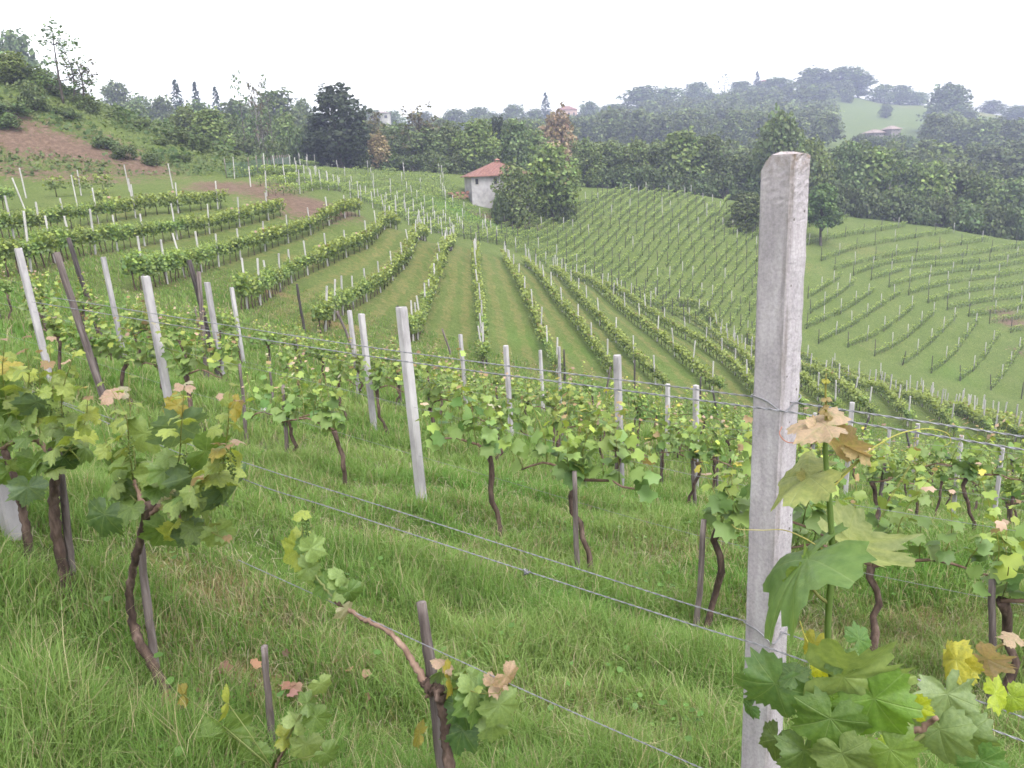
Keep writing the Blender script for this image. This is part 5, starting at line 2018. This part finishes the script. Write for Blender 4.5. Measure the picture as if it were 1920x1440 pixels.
# ---- bank at the left
S = 'scrub on the bank at the left'
tree(22, 190, 62, 110, 'round', 'hazy dark tree at the upper left corner behind the bank', var=1)
tree(92, 79, 38, 120, 'airy', 'tall thin sapling with sparse leaves against the white sky at upper left', var=0)
tree(118, 81, 80, 90, 'airy', 'slanting thin sapling beside the tall sapling at upper left', var=2)
tree(140, 83, 105, 60, 'bare', 'wispy low sapling on the crest of the bank right of the tall sapling')
tree(15, 79, 98, 66, 'fresh', 'bright green shrub on the crest at the left edge of the photo', S)
tree(62, 80, 124, 66, 'shrubby', 'round green shrub under the tall sapling on the crest of the bank', S)
tree(105, 81, 150, 46, 'bush', 'dark shrub just right of the round green shrub on the crest', S)
for u, y, v, w, lab in [(20, 73, 192, 70, 'dark low bush above the red scar at the left edge'), (55, 75, 150, 50, 'small bush above the red scar, near the crest'), (195, 73, 255, 42, 'dark bush at the lower right edge of the red scar'),
                        (232, 72, 272, 42, 'dark bush on the bank below the scar, second of a slanting line'), (280, 72, 283, 34, 'dark bush lowest in the slanting line on the bank'), (330, 84, 240, 50, 'light green bush on the right shoulder of the bank'),
                        (370, 84, 255, 46, 'light bush low on the right shoulder of the bank'), (160, 80, 175, 40, 'tuft of scrub on the crest where the bank begins to fall'), (215, 83, 212, 44, 'dark scrub bush midway down the crest of the bank'),
                        (260, 84, 232, 40, 'small bush on the crest halfway down the bank'), (300, 80, 262, 30, 'small bush in the middle of the grassy bank face'), (400, 88, 268, 40, 'bush near the lower end of the bank'),
                        (430, 90, 282, 36, 'last small bush at the lower end of the bank'), (5, 71, 212, 50, 'dark bush low in the red scar at the left edge'), (120, 76, 200, 40, 'small bush at the top of the red scar'), (345, 76, 300, 30, 'small bush at the foot of the bank')]:
    tree(u, y, v, w, 'bush', lab, S)
# ---- left background
L = 'background trees between the bank and the big dark tree'
for u, y, v, w, k, lab in [
    (212, 250, 153, 66, 'round', 'hazy round tree top behind the bank at left'), (255, 240, 178, 50, 'shrubby', 'lower hazy tree right of the round one behind the bank'),
    (327, 260, 150, 46, 'spruce', 'broad hazy conifer, leftmost of three on the skyline'), (364, 265, 154, 36, 'spruce', 'pointed hazy spruce, middle one of three on the skyline'), (402, 262, 163, 36, 'spruce', 'hazy dark conifer, right one of three on the skyline'),
    (300, 240, 182, 60, 'round', 'hazy tree below the three skyline conifers'), (515, 210, 170, 90, 'round', 'hazy rounded wood tree right of the tall thin trees'), (562, 220, 186, 50, 'oak', 'hazy tree just left of the big dark tree'),
    (440, 135, 132, 62, 'airy', 'tall thin tree with a small leafy top, left of three thin trees'), (472, 138, 155, 40, 'bare', 'almost bare thin tree, middle of three thin trees'), (492, 136, 136, 44, 'airy', 'tall thin tree with forked top, right of three thin trees'),
    (340, 118, 200, 70, 'shrubby', 'light green tree low behind the shoulder of the bank'), (390, 116, 205, 66, 'fresh', 'bright green bush like tree at the foot of the thin trees'), (300, 110, 225, 50, 'bush', 'pale green shrub on the shoulder of the bank'),
    (420, 135, 215, 70, 'round', 'grey green tree behind the thin trees'), (480, 150, 205, 70, 'oak', 'dull green tree behind the forked thin tree'), (530, 145, 215, 66, 'shrubby', 'dull tree left of the big dark tree'),
    (560, 135, 235, 50, 'bush', 'thicket at the left foot of the big dark tree'), (460, 120, 258, 60, 'bush', 'thicket at the foot of the three thin trees'), (510, 122, 262, 50, 'bush', 'thicket near the end of the bank'),
    (245, 190, 195, 70, 'round', 'hazy tree behind the falling crest of the bank'), (370, 200, 190, 70, 'oak', 'hazy tree below the right conifer'), (440, 215, 188, 80, 'round', 'hazy wood behind the thin trees')]:
    tree(u, y, v, w, k, lab, L)
# ---- belt along the top of the fields
for u, y, v, w, k, lab in [
    (628, 130, 160, 116, 'dark', 'big dark tree with a ragged top, tallest in the wood edge left of the hut'), (590, 132, 215, 60, 'dark', 'dark lower tree at the left side of the big dark tree'), (665, 134, 225, 56, 'dark', 'dark thicket at the right side of the big dark tree'),
    (708, 140, 205, 70, 'bare', 'thin greyish half bare tree right of the big dark tree'), (702, 136, 250, 50, 'orange', 'brownish bush under the greyish half bare tree'), (745, 142, 232, 70, 'oak', 'dull brown green tree between two half bare trees'),
    (780, 140, 192, 84, 'bare', 'spreading half bare tree left of the bright green ones'), (800, 138, 240, 60, 'round', 'dull green tree under the spreading half bare tree'), (838, 142, 230, 66, 'oak', 'dull olive tree left of the bright green tree'),
    (893, 136, 225, 78, 'fresh', 'bright green tree behind the hut roof'), (930, 142, 220, 50, 'dark', 'dark green tree right of the bright green tree'), (963, 140, 225, 70, 'round', 'green tree behind the hut between the dark and the orange tree'),
    (1042, 165, 207, 72, 'orange', 'orange brown flowering tree behind the hut trees'), (1000, 142, 240, 60, 'shrubby', 'green tree just left of the orange brown one'), (1100, 140, 262, 66, 'shrubby', 'green tree right of the orange brown one'),
    (720, 136, 285, 50, 'bush', 'dark thicket below the half bare tree'), (770, 135, 290, 56, 'bush', 'dark thicket left of the hut, second along'), (820, 134, 285, 56, 'bush', 'dark thicket left of the hut, third along'), (855, 134, 288, 44, 'bush', 'dark thicket nearest the hut on its left'),
    (670, 132, 275, 50, 'bush', 'dark thicket at the foot of the big dark tree'), (910, 134, 280, 60, 'bush', 'thicket behind the hut roof'),
    (1140, 146, 268, 76, 'round', 'olive tree right of the hut trees, first in the wood edge'), (1190, 147, 262, 70, 'shrubby', 'olive green tree, second right of the hut in the wood edge'), (1235, 148, 268, 70, 'round', 'dull green tree, third right of the hut in the wood edge'),
    (1278, 150, 245, 84, 'fresh', 'taller lighter green tree with pale stems, midway to the tall post'), (1330, 150, 252, 80, 'oak', 'broad light green tree left of the tall post'), (1385, 148, 292, 60, 'round', 'darker tree close to the left side of the tall post'),
    (1470, 142, 208, 108, 'oak', 'tall dark green tree rising behind the top of the tall post'), (1440, 146, 262, 70, 'shrubby', 'tree hidden mostly by the tall post'), (1525, 142, 262, 66, 'fresh', 'yellow green tree right of the top of the tall post'),
    (1590, 150, 268, 80, 'round', 'light olive tree, first right of the tall post in the wood edge'), (1640, 150, 275, 86, 'fresh', 'yellowish tree, second right of the tall post in the wood edge'), (1690, 148, 285, 76, 'airy', 'pale stemmed tree with thin foliage right of the yellowish tree'),
    (1700, 152, 300, 80, 'round', 'olive tree behind the pale stemmed tree'), (1750, 148, 305, 84, 'fresh', 'yellow green tree, midway between the tall post and the right edge'), (1800, 150, 310, 84, 'oak', 'olive tree near the right edge'),
    (1850, 146, 330, 84, 'shrubby', 'rounded dark green tree near the right edge'), (1900, 145, 335, 84, 'round', 'rounded yellow green tree cut by the right edge'), (1950, 146, 330, 80, 'oak', 'last tree of the wood edge at the right border'),
    (1560, 140, 330, 60, 'bush', 'dark thicket behind the lone field tree'), (1610, 139, 350, 66, 'bush', 'dark thicket at the field edge, second right of the lone tree'), (1665, 139, 352, 66, 'bush', 'dark thicket at the field edge, third right of the lone tree'),
    (1715, 138, 362, 66, 'bush', 'dark thicket at the field edge, fourth right of the lone tree'), (1765, 138, 368, 66, 'bush', 'dark thicket at the field edge, fifth right of the lone tree'), (1815, 137, 375, 66, 'bush', 'dark thicket at the field edge, sixth right of the lone tree'),
    (1865, 136, 382, 66, 'bush', 'dark thicket at the field edge, seventh right of the lone tree'), (1910, 135, 388, 66, 'bush', 'dark thicket at the field edge by the right border'),
    (1110, 142, 305, 60, 'bush', 'dark thicket right of the hut trees, first along'), (1160, 143, 310, 60, 'bush', 'dark thicket right of the hut trees, second along'), (1210, 144, 312, 60, 'bush', 'dark thicket right of the hut trees, third along'),
    (1260, 145, 316, 60, 'bush', 'dark thicket right of the hut trees, fourth along'), (1310, 145, 320, 60, 'bush', 'dark thicket right of the hut trees, fifth along'), (1360, 145, 326, 60, 'bush', 'dark thicket right of the hut trees, sixth along'), (1410, 144, 335, 60, 'bush', 'dark thicket beside the tall post')]:
    tree(u, y, v, w, k, lab, BELT)
for u, y, v, w, lab in [(1612, 290, 251, 46, 'hazy bush in front of the left end of the long farmhouse roof'), (1655, 289, 254, 50, 'hazy bush in front of the long farmhouse roof'), (1698, 291, 250, 44, 'hazy bush right of the farmhouse roofs')]:
    tree(u, y, v, w, 'bush', lab, 'bushes round the farmhouse below the hill meadow')
# ---- skyline of the hills
HZ = 'hazy trees on the skyline of the hills'
for u, y, v, w, k, lab in [
    (690, 300, 205, 60, 'round', 'hazy skyline tree right of the big dark tree'), (850, 330, 205, 60, 'oak', 'hazy skyline tree above the bright green tree'), (895, 340, 202, 60, 'round', 'hazy rounded skyline tree left of the cedar'),
    (960, 345, 196, 50, 'round', 'hazy skyline tree just left of the cedar'), (1022, 350, 174, 34, 'spruce', 'hazy cedar standing up on the skyline behind the orange tree'), (1000, 345, 205, 40, 'oak', 'hazy skyline tree left of the pink house'),
    (1105, 370, 190, 40, 'oak', 'hazy skyline tree right of the pink house'), (1150, 385, 195, 60, 'round', 'hazy tree where the right hill begins to rise'), (1205, 395, 162, 76, 'round', 'big hazy round tree on the rising hill'), (1245, 400, 165, 70, 'shrubby', 'hazy round tree, second on the rising hill'),
    (1305, 410, 155, 60, 'round', 'hazy tree left of the umbrella shaped pine'), (1360, 415, 137, 46, 'airy', 'hazy pine with an umbrella top on the hill'), (1420, 420, 134, 24, 'spruce', 'thin hazy conifer on the hill crest'), (1392, 418, 152, 50, 'round', 'hazy tree between the pine and the thin conifer'),
    (1460, 420, 145, 70, 'oak', 'hazy tree right of the thin conifer'), (1525, 425, 127, 70, 'round', 'high hazy tree on top of the hill'), (1580, 430, 125, 90, 'oak', 'highest broad hazy tree on top of the hill'), (1612, 432, 140, 50, 'round', 'hazy tree at the right end of the hilltop wood'),
    (1655, 425, 158, 50, 'shrubby', 'hazy low tree in the line above the meadow, first'), (1690, 425, 160, 50, 'round', 'hazy low tree in the line above the meadow, second'), (1722, 425, 172, 40, 'shrubby', 'hazy low tree in the line above the meadow, third'),
    (1780, 330, 157, 86, 'oak', 'big hazy tree standing clear at the right of the hill meadow'), (1862, 420, 188, 40, 'round', 'faint round tree on the skyline at right'), (1910, 380, 198, 60, 'oak', 'hazy tree on the skyline at the right border'), (1662, 370, 195, 24, 'round', 'small hazy tree in the hill meadow'),
    (735, 310, 208, 50, 'shrubby', 'hazy skyline tree, second right of the big dark tree'), (790, 320, 210, 56, 'round', 'hazy skyline tree, third right of the big dark tree'), (925, 345, 210, 50, 'shrubby', 'low hazy skyline tree left of the cedar'), (1065, 355, 216, 40, 'shrubby', 'low hazy tree in front of the pink house')]:
    tree(u, y, v, w, k, lab, HZ)
# ---- the mass of the hill woods (too many to tell apart)
wm = MB()
wr = np.random.default_rng(31)
_keys = [('round', 0), ('round', 1), ('round', 2), ('oak', 0), ('oak', 1), ('shrubby', 0), ('shrubby', 2), ('fresh', 0)]


def thin(mb, keep):
    """a lighter copy of a crown: every keep-th leaf spray, enlarged"""
    o = MB()
    V = np.concatenate(mb.v).reshape(-1, 6, 3)
    C = np.concatenate(mb.c).reshape(-1, 6, 3)
    V, C = V[::keep], C[::keep]
    c = V.mean(1, keepdims=True)
    V = c + (V - c) * math.sqrt(keep) * .95
    n = len(V)
    o.add(V.reshape(-1, 3), (TLEAF[1][None] + (np.arange(n) * 6)[:, None, None]).reshape(-1, 3), None, C.reshape(-1, 3))
    return o


LITE = {k: thin(TREES[k][5], 4) for k in _keys}


def in_meadow(u, v):
    return (1555 < u < 1745 and 188 < v < 262 and v > 190 + (1600 - u) * .2) or (1820 < u < 1925 and 205 < v < 246)


SKY_U = [-100, 180, 560, 680, 850, 1000, 1100, 1200, 1300, 1400, 1520, 1620, 1740, 1800, 1900, 2000]
SKY_V = [190, 190, 200, 215, 212, 215, 208, 178, 172, 155, 138, 150, 190, 192, 215, 215]
spots = []
tries = 0
while len(spots) < 760 and tries < 40000:
    tries += 1
    y = wr.uniform(165, 610)
    x = wr.uniform(-.70, .72) * y
    z = float(H(np.array([x]), np.array([y]))[0])
    u, v, d = project(np.array([[x, y, z]]))
    if not (-60 < u[0] < 1990):
        continue
    if in_meadow(u[0], v[0] - 12) or in_meadow(u[0], v[0]) or in_meadow(u[0], v[0] - 28):
        continue
    if y > 420 and u[0] < 1000 and v[0] < 225:
        continue
    hh = (6.5 + 4 * wr.random()) * (1 + .55 * min(1, max(0, (y - 250) / 250)))
    vt = project(np.array([[x, y, z + hh]]))[1][0]
    lim = np.interp(u[0], SKY_U, SKY_V) + 8
    if y < 300:
        lim = max(lim, 262 if u[0] > 1080 else 228)
    if vt < lim:
        continue
    if any((x - a) ** 2 + (y - b) ** 2 < (3.0 + y / 95) ** 2 for a, b, *_ in spots):
        continue
    spots.append((x, y, z, hh))
for x, y, z, h in spots:
    s = h / 9.5
    M = mats_at(np.array([[x, y, z - .3]]), np.array([wr.uniform(0, 6.28)]), np.array([s * wr.uniform(.95, 1.35)]))[0]
    M[2, 2] = s
    k = _keys[int(wr.integers(0, len(_keys)))]
    t = LITE[k]
    w = MB()
    w.merge(t, M)
    g = wr.uniform(.75, 1.25)
    w.c = [c * g for c in w.c]
    wm.merge(w)
tag(wm.obj('hill_woods', M_TREE), 'hazy blue green woods covering the hills behind the fields', 'woods', kind='stuff')
print('wood trees', len(spots))

# scrub and weeds covering the bank (uncountable)
gm = MB()
n = 34000
x = wr.uniform(-62, -12, n)
y = wr.uniform(64, 98, n)
z = H(x, y)
so = blob_at(SOIL, x, y)
u, v, d = project(np.stack([x, y, z], 1))
nz = wob(x, y, 3.0, 44)
k = (so + .22 * nz < .46 + .25 * (wr.random(n) < .16) + .22 * (v > 292) * (nz > -.1)) & (v < 330) & (u > -60) & (u < 560) & (wr.random(n) < .55 + .4 * nz)
P = np.stack([x[k], y[k], z[k] + wr.uniform(.0, .4, k.sum())], 1)
m = len(P)
X, Y, Z = frames(norm(wr.normal(0, .6, (m, 3)) + [0, -.4, .8]), wr.normal(0, 1, (m, 3)))
t = np.clip(.5 + .4 * wob(P[:, 0], P[:, 1], 4, 45) + wr.normal(0, .2, m), 0, 1)[:, None]
cl = np.clip(wob(P[:, 0], P[:, 1], 1.3, 46) + .3 * wob(P[:, 0], P[:, 1], 5, 47), 0, 1)
P[:, 2] += cl * wr.uniform(0, .9, m)
t = np.clip(t - .55 * cl[:, None], 0, 1)
stamp(gm, TLEAF, P, X, Y, Z, wr.uniform(.12, .30, m) * (1 + .8 * cl), np.array((.055, .088, .028)) * (1 - t) + np.array((.135, .155, .060)) * t)
tag(gm.obj('bank_scrub', M_TREE), 'rough weeds and scrub growing over the bank around the bare red earth', 'scrub', kind='stuff')
# weeds spotting the bare earth under the bank and the terraces
# ------------------------------------------------------------------ buildings
M_PLASTER = rough_mat('old_plaster', [(.3, (.25, .235, .24)), (.5, (.36, .34, .345)), (.7, (.45, .43, .44))], 1.3, .95, .4, 9, bscale=9)
M_TILE = None


def tile_mat(name, cols):
    m, nt, out = new_mat(name)
    tc = N(nt, 'ShaderNodeTexCoord')
    uv = N(nt, 'ShaderNodeAttribute', attribute_name='luv')
    w = N(nt, 'ShaderNodeTexWave')
    w.inputs['Scale'].default_value = 1.6
    w.inputs['Distortion'].default_value = .5
    nt.links.new(uv.outputs['Vector'], w.inputs['Vector'])
    n1 = noise(nt, tc.outputs['Object'], 3.5, 6, .7)
    c = ramp(nt, n1, cols)
    c = mixc(nt, c, ramp(nt, w.outputs['Fac'], [(.1, (.72, .68, .66)), (.6, (1.08, 1.08, 1.08))]), 1.0, 'MULTIPLY')
    b = N(nt, 'ShaderNodeBsdfPrincipled')
    b.inputs['Roughness'].default_value = .85
    nt.links.new(c, b.inputs['Base Color'])
    bp = N(nt, 'ShaderNodeBump')
    bp.inputs['Distance'].default_value = .05
    nt.links.new(w.outputs['Fac'], bp.inputs['Height'])
    nt.links.new(bp.outputs[0], b.inputs['Normal'])
    nt.links.new(b.outputs[0], out.inputs['Surface'])
    return m


M_TILE = tile_mat('roof_tiles', [(.3, (.12, .052, .042)), (.5, (.185, .085, .068)), (.72, (.28, .155, .12))])
M_TILE2 = tile_mat('grey_roof_tiles', [(.3, (.15, .12, .115)), (.5, (.24, .19, .18)), (.72, (.32, .27, .25))])
M_HOLE = plain_mat('dark_opening', (.02, .018, .018), .7)
M_BRICK = rough_mat('red_brick', [(.3, (.14, .07, .05)), (.55, (.26, .135, .10)), (.8, (.36, .21, .16))], 6, .9, .5, 6, bscale=18)
M_PINKWALL = rough_mat('pink_render', [(.3, (.40, .27, .22)), (.6, (.50, .35, .29)), (.8, (.55, .42, .36))], 1, .95, .1)
M_GREYWALL = rough_mat('grey_render', [(.3, (.17, .155, .15)), (.6, (.23, .21, .20)), (.8, (.28, .26, .25))], 1, .95, .1)
M_PALEWALL = rough_mat('pale_render', [(.3, (.30, .28, .26)), (.6, (.38, .36, .33)), (.8, (.44, .42, .39))], 1, .95, .1)


def hip_roof(mb, w, d, z, rise, over, ridge):
    """hipped roof over a w x d plan, eaves at z; ridge: half length of the ridge along x"""
    a, b = w / 2 + over, d / 2 + over
    t = .12
    V = [(-a, -b, z), (a, -b, z), (a, b, z), (-a, b, z), (-ridge, 0, z + rise), (ridge, 0, z + rise),
         (-a, -b, z - t), (a, -b, z - t), (a, b, z - t), (-a, b, z - t)]
    def plane(ids, axis):
        P = np.array([V[i] for i in ids], float)
        uv = np.column_stack([P[:, axis], P[:, 2] * 1.6])
        k = len(ids)
        mb.add(P, [(0, 1, 2)] if k == 3 else None, [(0, 1, 2, 3)] if k == 4 else None, uv=uv)
    plane((0, 1, 5, 4), 0)
    plane((2, 3, 4, 5), 0)
    plane((1, 2, 5), 1)
    plane((3, 0, 4), 1)
    for q in ((6, 9, 8, 7), (0, 6, 7, 1), (1, 7, 8, 2), (2, 8, 9, 3), (3, 9, 6, 0)):
        mb.add([V[i] for i in q], None, [(0, 1, 2, 3)], uv=np.full((4, 2), .3))


def house(name, loc, rz, w, d, hgt, rise, wallmat, tilemat, label, windows=(), door=None, chimney=None, ridge=None, below=2.0, cat='house', over=.45, group=None):
    r = empty(name, loc, rz)
    mb = MB()
    # wall subdivided so the plaster edge can be a little uneven
    box(mb, -w / 2, w / 2, -d / 2, d / 2, -below, hgt)
    mb.obj('wall', wallmat, r, False)
    rb = MB()
    hip_roof(rb, w, d, hgt + .14, rise, over, w * .2 if ridge is None else ridge)
    rf = rb.obj('roof', tilemat, r, False)
    if chimney:
        cx, cy, ch = chimney
        cb = MB()
        zb = hgt + .14
        box(cb, cx - .28, cx + .28, cy - .28, cy + .28, zb, zb + ch)
        box(cb, cx - .36, cx + .36, cy - .36, cy + .36, zb + ch, zb + ch + .08)
        for sx in (-.24, .24):
            box(cb, cx + sx - .05, cx + sx + .05, cy - .26, cy + .26, zb + ch + .08, zb + ch + .30)
        cb.add([(cx - .40, cy - .40, zb + ch + .30), (cx + .40, cy - .40, zb + ch + .30), (cx + .40, cy + .40, zb + ch + .30), (cx - .40, cy + .40, zb + ch + .30), (cx, cy, zb + ch + .52)],
               [(0, 1, 4), (1, 2, 4), (2, 3, 4), (3, 0, 4)], [(3, 2, 1, 0)])
        cb.obj('chimney', M_BRICK, rf, False)
    for (face, a, z, ww, wh) in windows:
        fb, pb = MB(), MB()
        if face == 'f':
            box(fb, a - ww / 2 - .08, a + ww / 2 + .08, -d / 2 - .05, -d / 2 + .02, z - wh / 2 - .1, z + wh / 2 + .08)
            box(pb, a - ww / 2, a + ww / 2, -d / 2 - .055, -d / 2 + .02, z - wh / 2, z + wh / 2)
        else:
            sx = -1 if face == 'l' else 1
            x0 = sx * w / 2
            box(fb, min(x0 + sx * .05, x0 - sx * .02), max(x0 + sx * .05, x0 - sx * .02), a - ww / 2 - .08, a + ww / 2 + .08, z - wh / 2 - .1, z + wh / 2 + .08)
            box(pb, min(x0 + sx * .055, x0 - sx * .02), max(x0 + sx * .055, x0 - sx * .02), a - ww / 2, a + ww / 2, z - wh / 2, z + wh / 2)
        f = fb.obj('window', M_PALEWALL, r, False)
        pb.obj('pane', M_HOLE, f, False)
    tag(r, label, cat, group)
    return r


# the hut
hc = at_y(912, 331, 113.5)       # eaves level
gz = float(H(np.array([hc[0]]), np.array([hc[1]]))[0])
hut_h = 4.0
hut = house('stone_hut', (hc[0] + 1.35, hc[1] + 2.2, hc[2] - hut_h), rad(14), 8.2, 4.8, hut_h, 1.75, M_PLASTER, M_TILE,
            'small old plastered hut with a red tiled roof among the vines', windows=[('f', -3.35, 3.4, .42, .75), ('f', -.75, 3.4, .45, .85)], chimney=(.25, .2, 1.72), ridge=.4, below=3.0, cat='hut')
# rubble wall left of the hut
rb = MB()
rr = np.random.default_rng(6)
for k in range(26):
    c = np.array([rr.uniform(-1.3, 1.2), rr.uniform(-.3, .3), rr.uniform(0, .8)])
    s = rr.uniform(.14, .26)
    box(rb, c[0] - s, c[0] + s, c[1] - s * .8, c[1] + s * .8, c[2] - s * .7, c[2] + s * .7)
wl = at_y(861, 357, 113)
g = float(H(np.array([wl[0]]), np.array([wl[1]]))[0])
o = rb.obj('rubble_heap', M_BRICK, None, False, (wl[0], wl[1], g + .1))
o.rotation_euler = (0, 0, .3)
tag(o, 'low heap of red brick rubble against the left wall of the hut', 'rubble')

HG = 'houses far off on the hills'


def far_house(u, v, y, w, h, rise, wm_, tm, label, rz=.3, wins=3):
    y = y * FARK if y >= 300 else y
    p = at_y(u, v, y)
    W = w / FPX * y
    hh = h / FPX * y
    ri = rise / FPX * y
    win = []
    for k in range(wins):
        win.append(('f', (k - (wins - 1) / 2) * W / (wins + .3), hh * .6, W * .10, hh * .3))
    return house('farm_house', (p[0], p[1], p[2] - hh), rz, W, W * .7, hh, ri, wm_, tm, label, windows=win, below=6, over=.5, group=HG)


far_house(1062, 207, 362, 32, 18, 7, M_PINKWALL, M_TILE, 'pink house showing above the orange brown tree')
far_house(1640, 250, 299, 34, 7, 6, M_GREYWALL, M_TILE2, 'long low farmhouse roof among trees below the hill meadow', .5)
far_house(1672, 243, 299, 26, 6, 6, M_GREYWALL, M_TILE2, 'smaller farmhouse roof right of the long one below the meadow', .5, 2)
far_house(1438, 154, 428, 30, 8, 4, M_PALEWALL, M_TILE, 'pale house roof among the trees on the hill crest', .2, 2)
far_house(705, 214, 300, 50, 16, 4, M_PALEWALL, M_TILE2, 'faint long pale building on the skyline right of the big dark tree', .1, 4)
far_house(1885, 228, 400, 28, 5, 4, M_PALEWALL, M_TILE, 'tiny red roofed farm at the right border below the skyline', .2, 2)
far_house(1850, 240, 390, 18, 4, 3, M_PALEWALL, M_TILE2, 'tiny pale shed left of the red roofed farm at the right border', .2, 1)

# green net fence along the lower end of the bank
M_NET = plain_mat('green_net', (.10, .16, .11), .7)
net = empty('net_fence', tuple(hit([(470, 330)])[0]))
b0 = np.array(net.location)
fp = row_world([(425, 334), (470, 330), (515, 322), (545, 312)], .5)
z = H(fp[:, 0], fp[:, 1])
nb = MB()
for hh in np.arange(.1, 1.3, .12):
    tube(nb, np.stack([fp[:, 0], fp[:, 1], z + hh], 1) - b0, .022, 3, cap=False)
for q, zz in zip(fp[::1], z[::1]):
    tube(nb, np.array([(q[0], q[1], zz), (q[0], q[1], zz + 1.3)]) - b0, .022, 3, cap=False)
nb.obj('net', M_NET, net)
for q, zz in zip(fp[::6], z[::6]):
    pb = MB()
    tube(pb, np.array([(q[0], q[1], zz - .2), (q[0], q[1], zz + 1.6)]) - b0, .04, 5)
    pb.obj('post', M_STAKE, net)
tag(net, 'low green net fence at the foot of the bank end', 'fence')
make_ground()
make_grass()
make_litter()
make_weeds()
bpy.context.view_layer.update()
_allz = [v.z for v in (o.matrix_world.translation for o in bpy.data.objects)]
_gz = np.array([v.co.z for v in bpy.data.objects['ground'].data.vertices])
HAZE_LOW = float(_gz.min()) - 1.0
HAZE_TOP = max(float((np.array(o.matrix_world) @ [*c, 1])[2]) for o in bpy.data.objects if o.type == 'MESH' for c in o.bound_box) + 2.0
make_haze()
make_sky()
make_camera()
render_setup()
print('objects', len(bpy.data.objects), 'ground', _gz.min(), _gz.max())
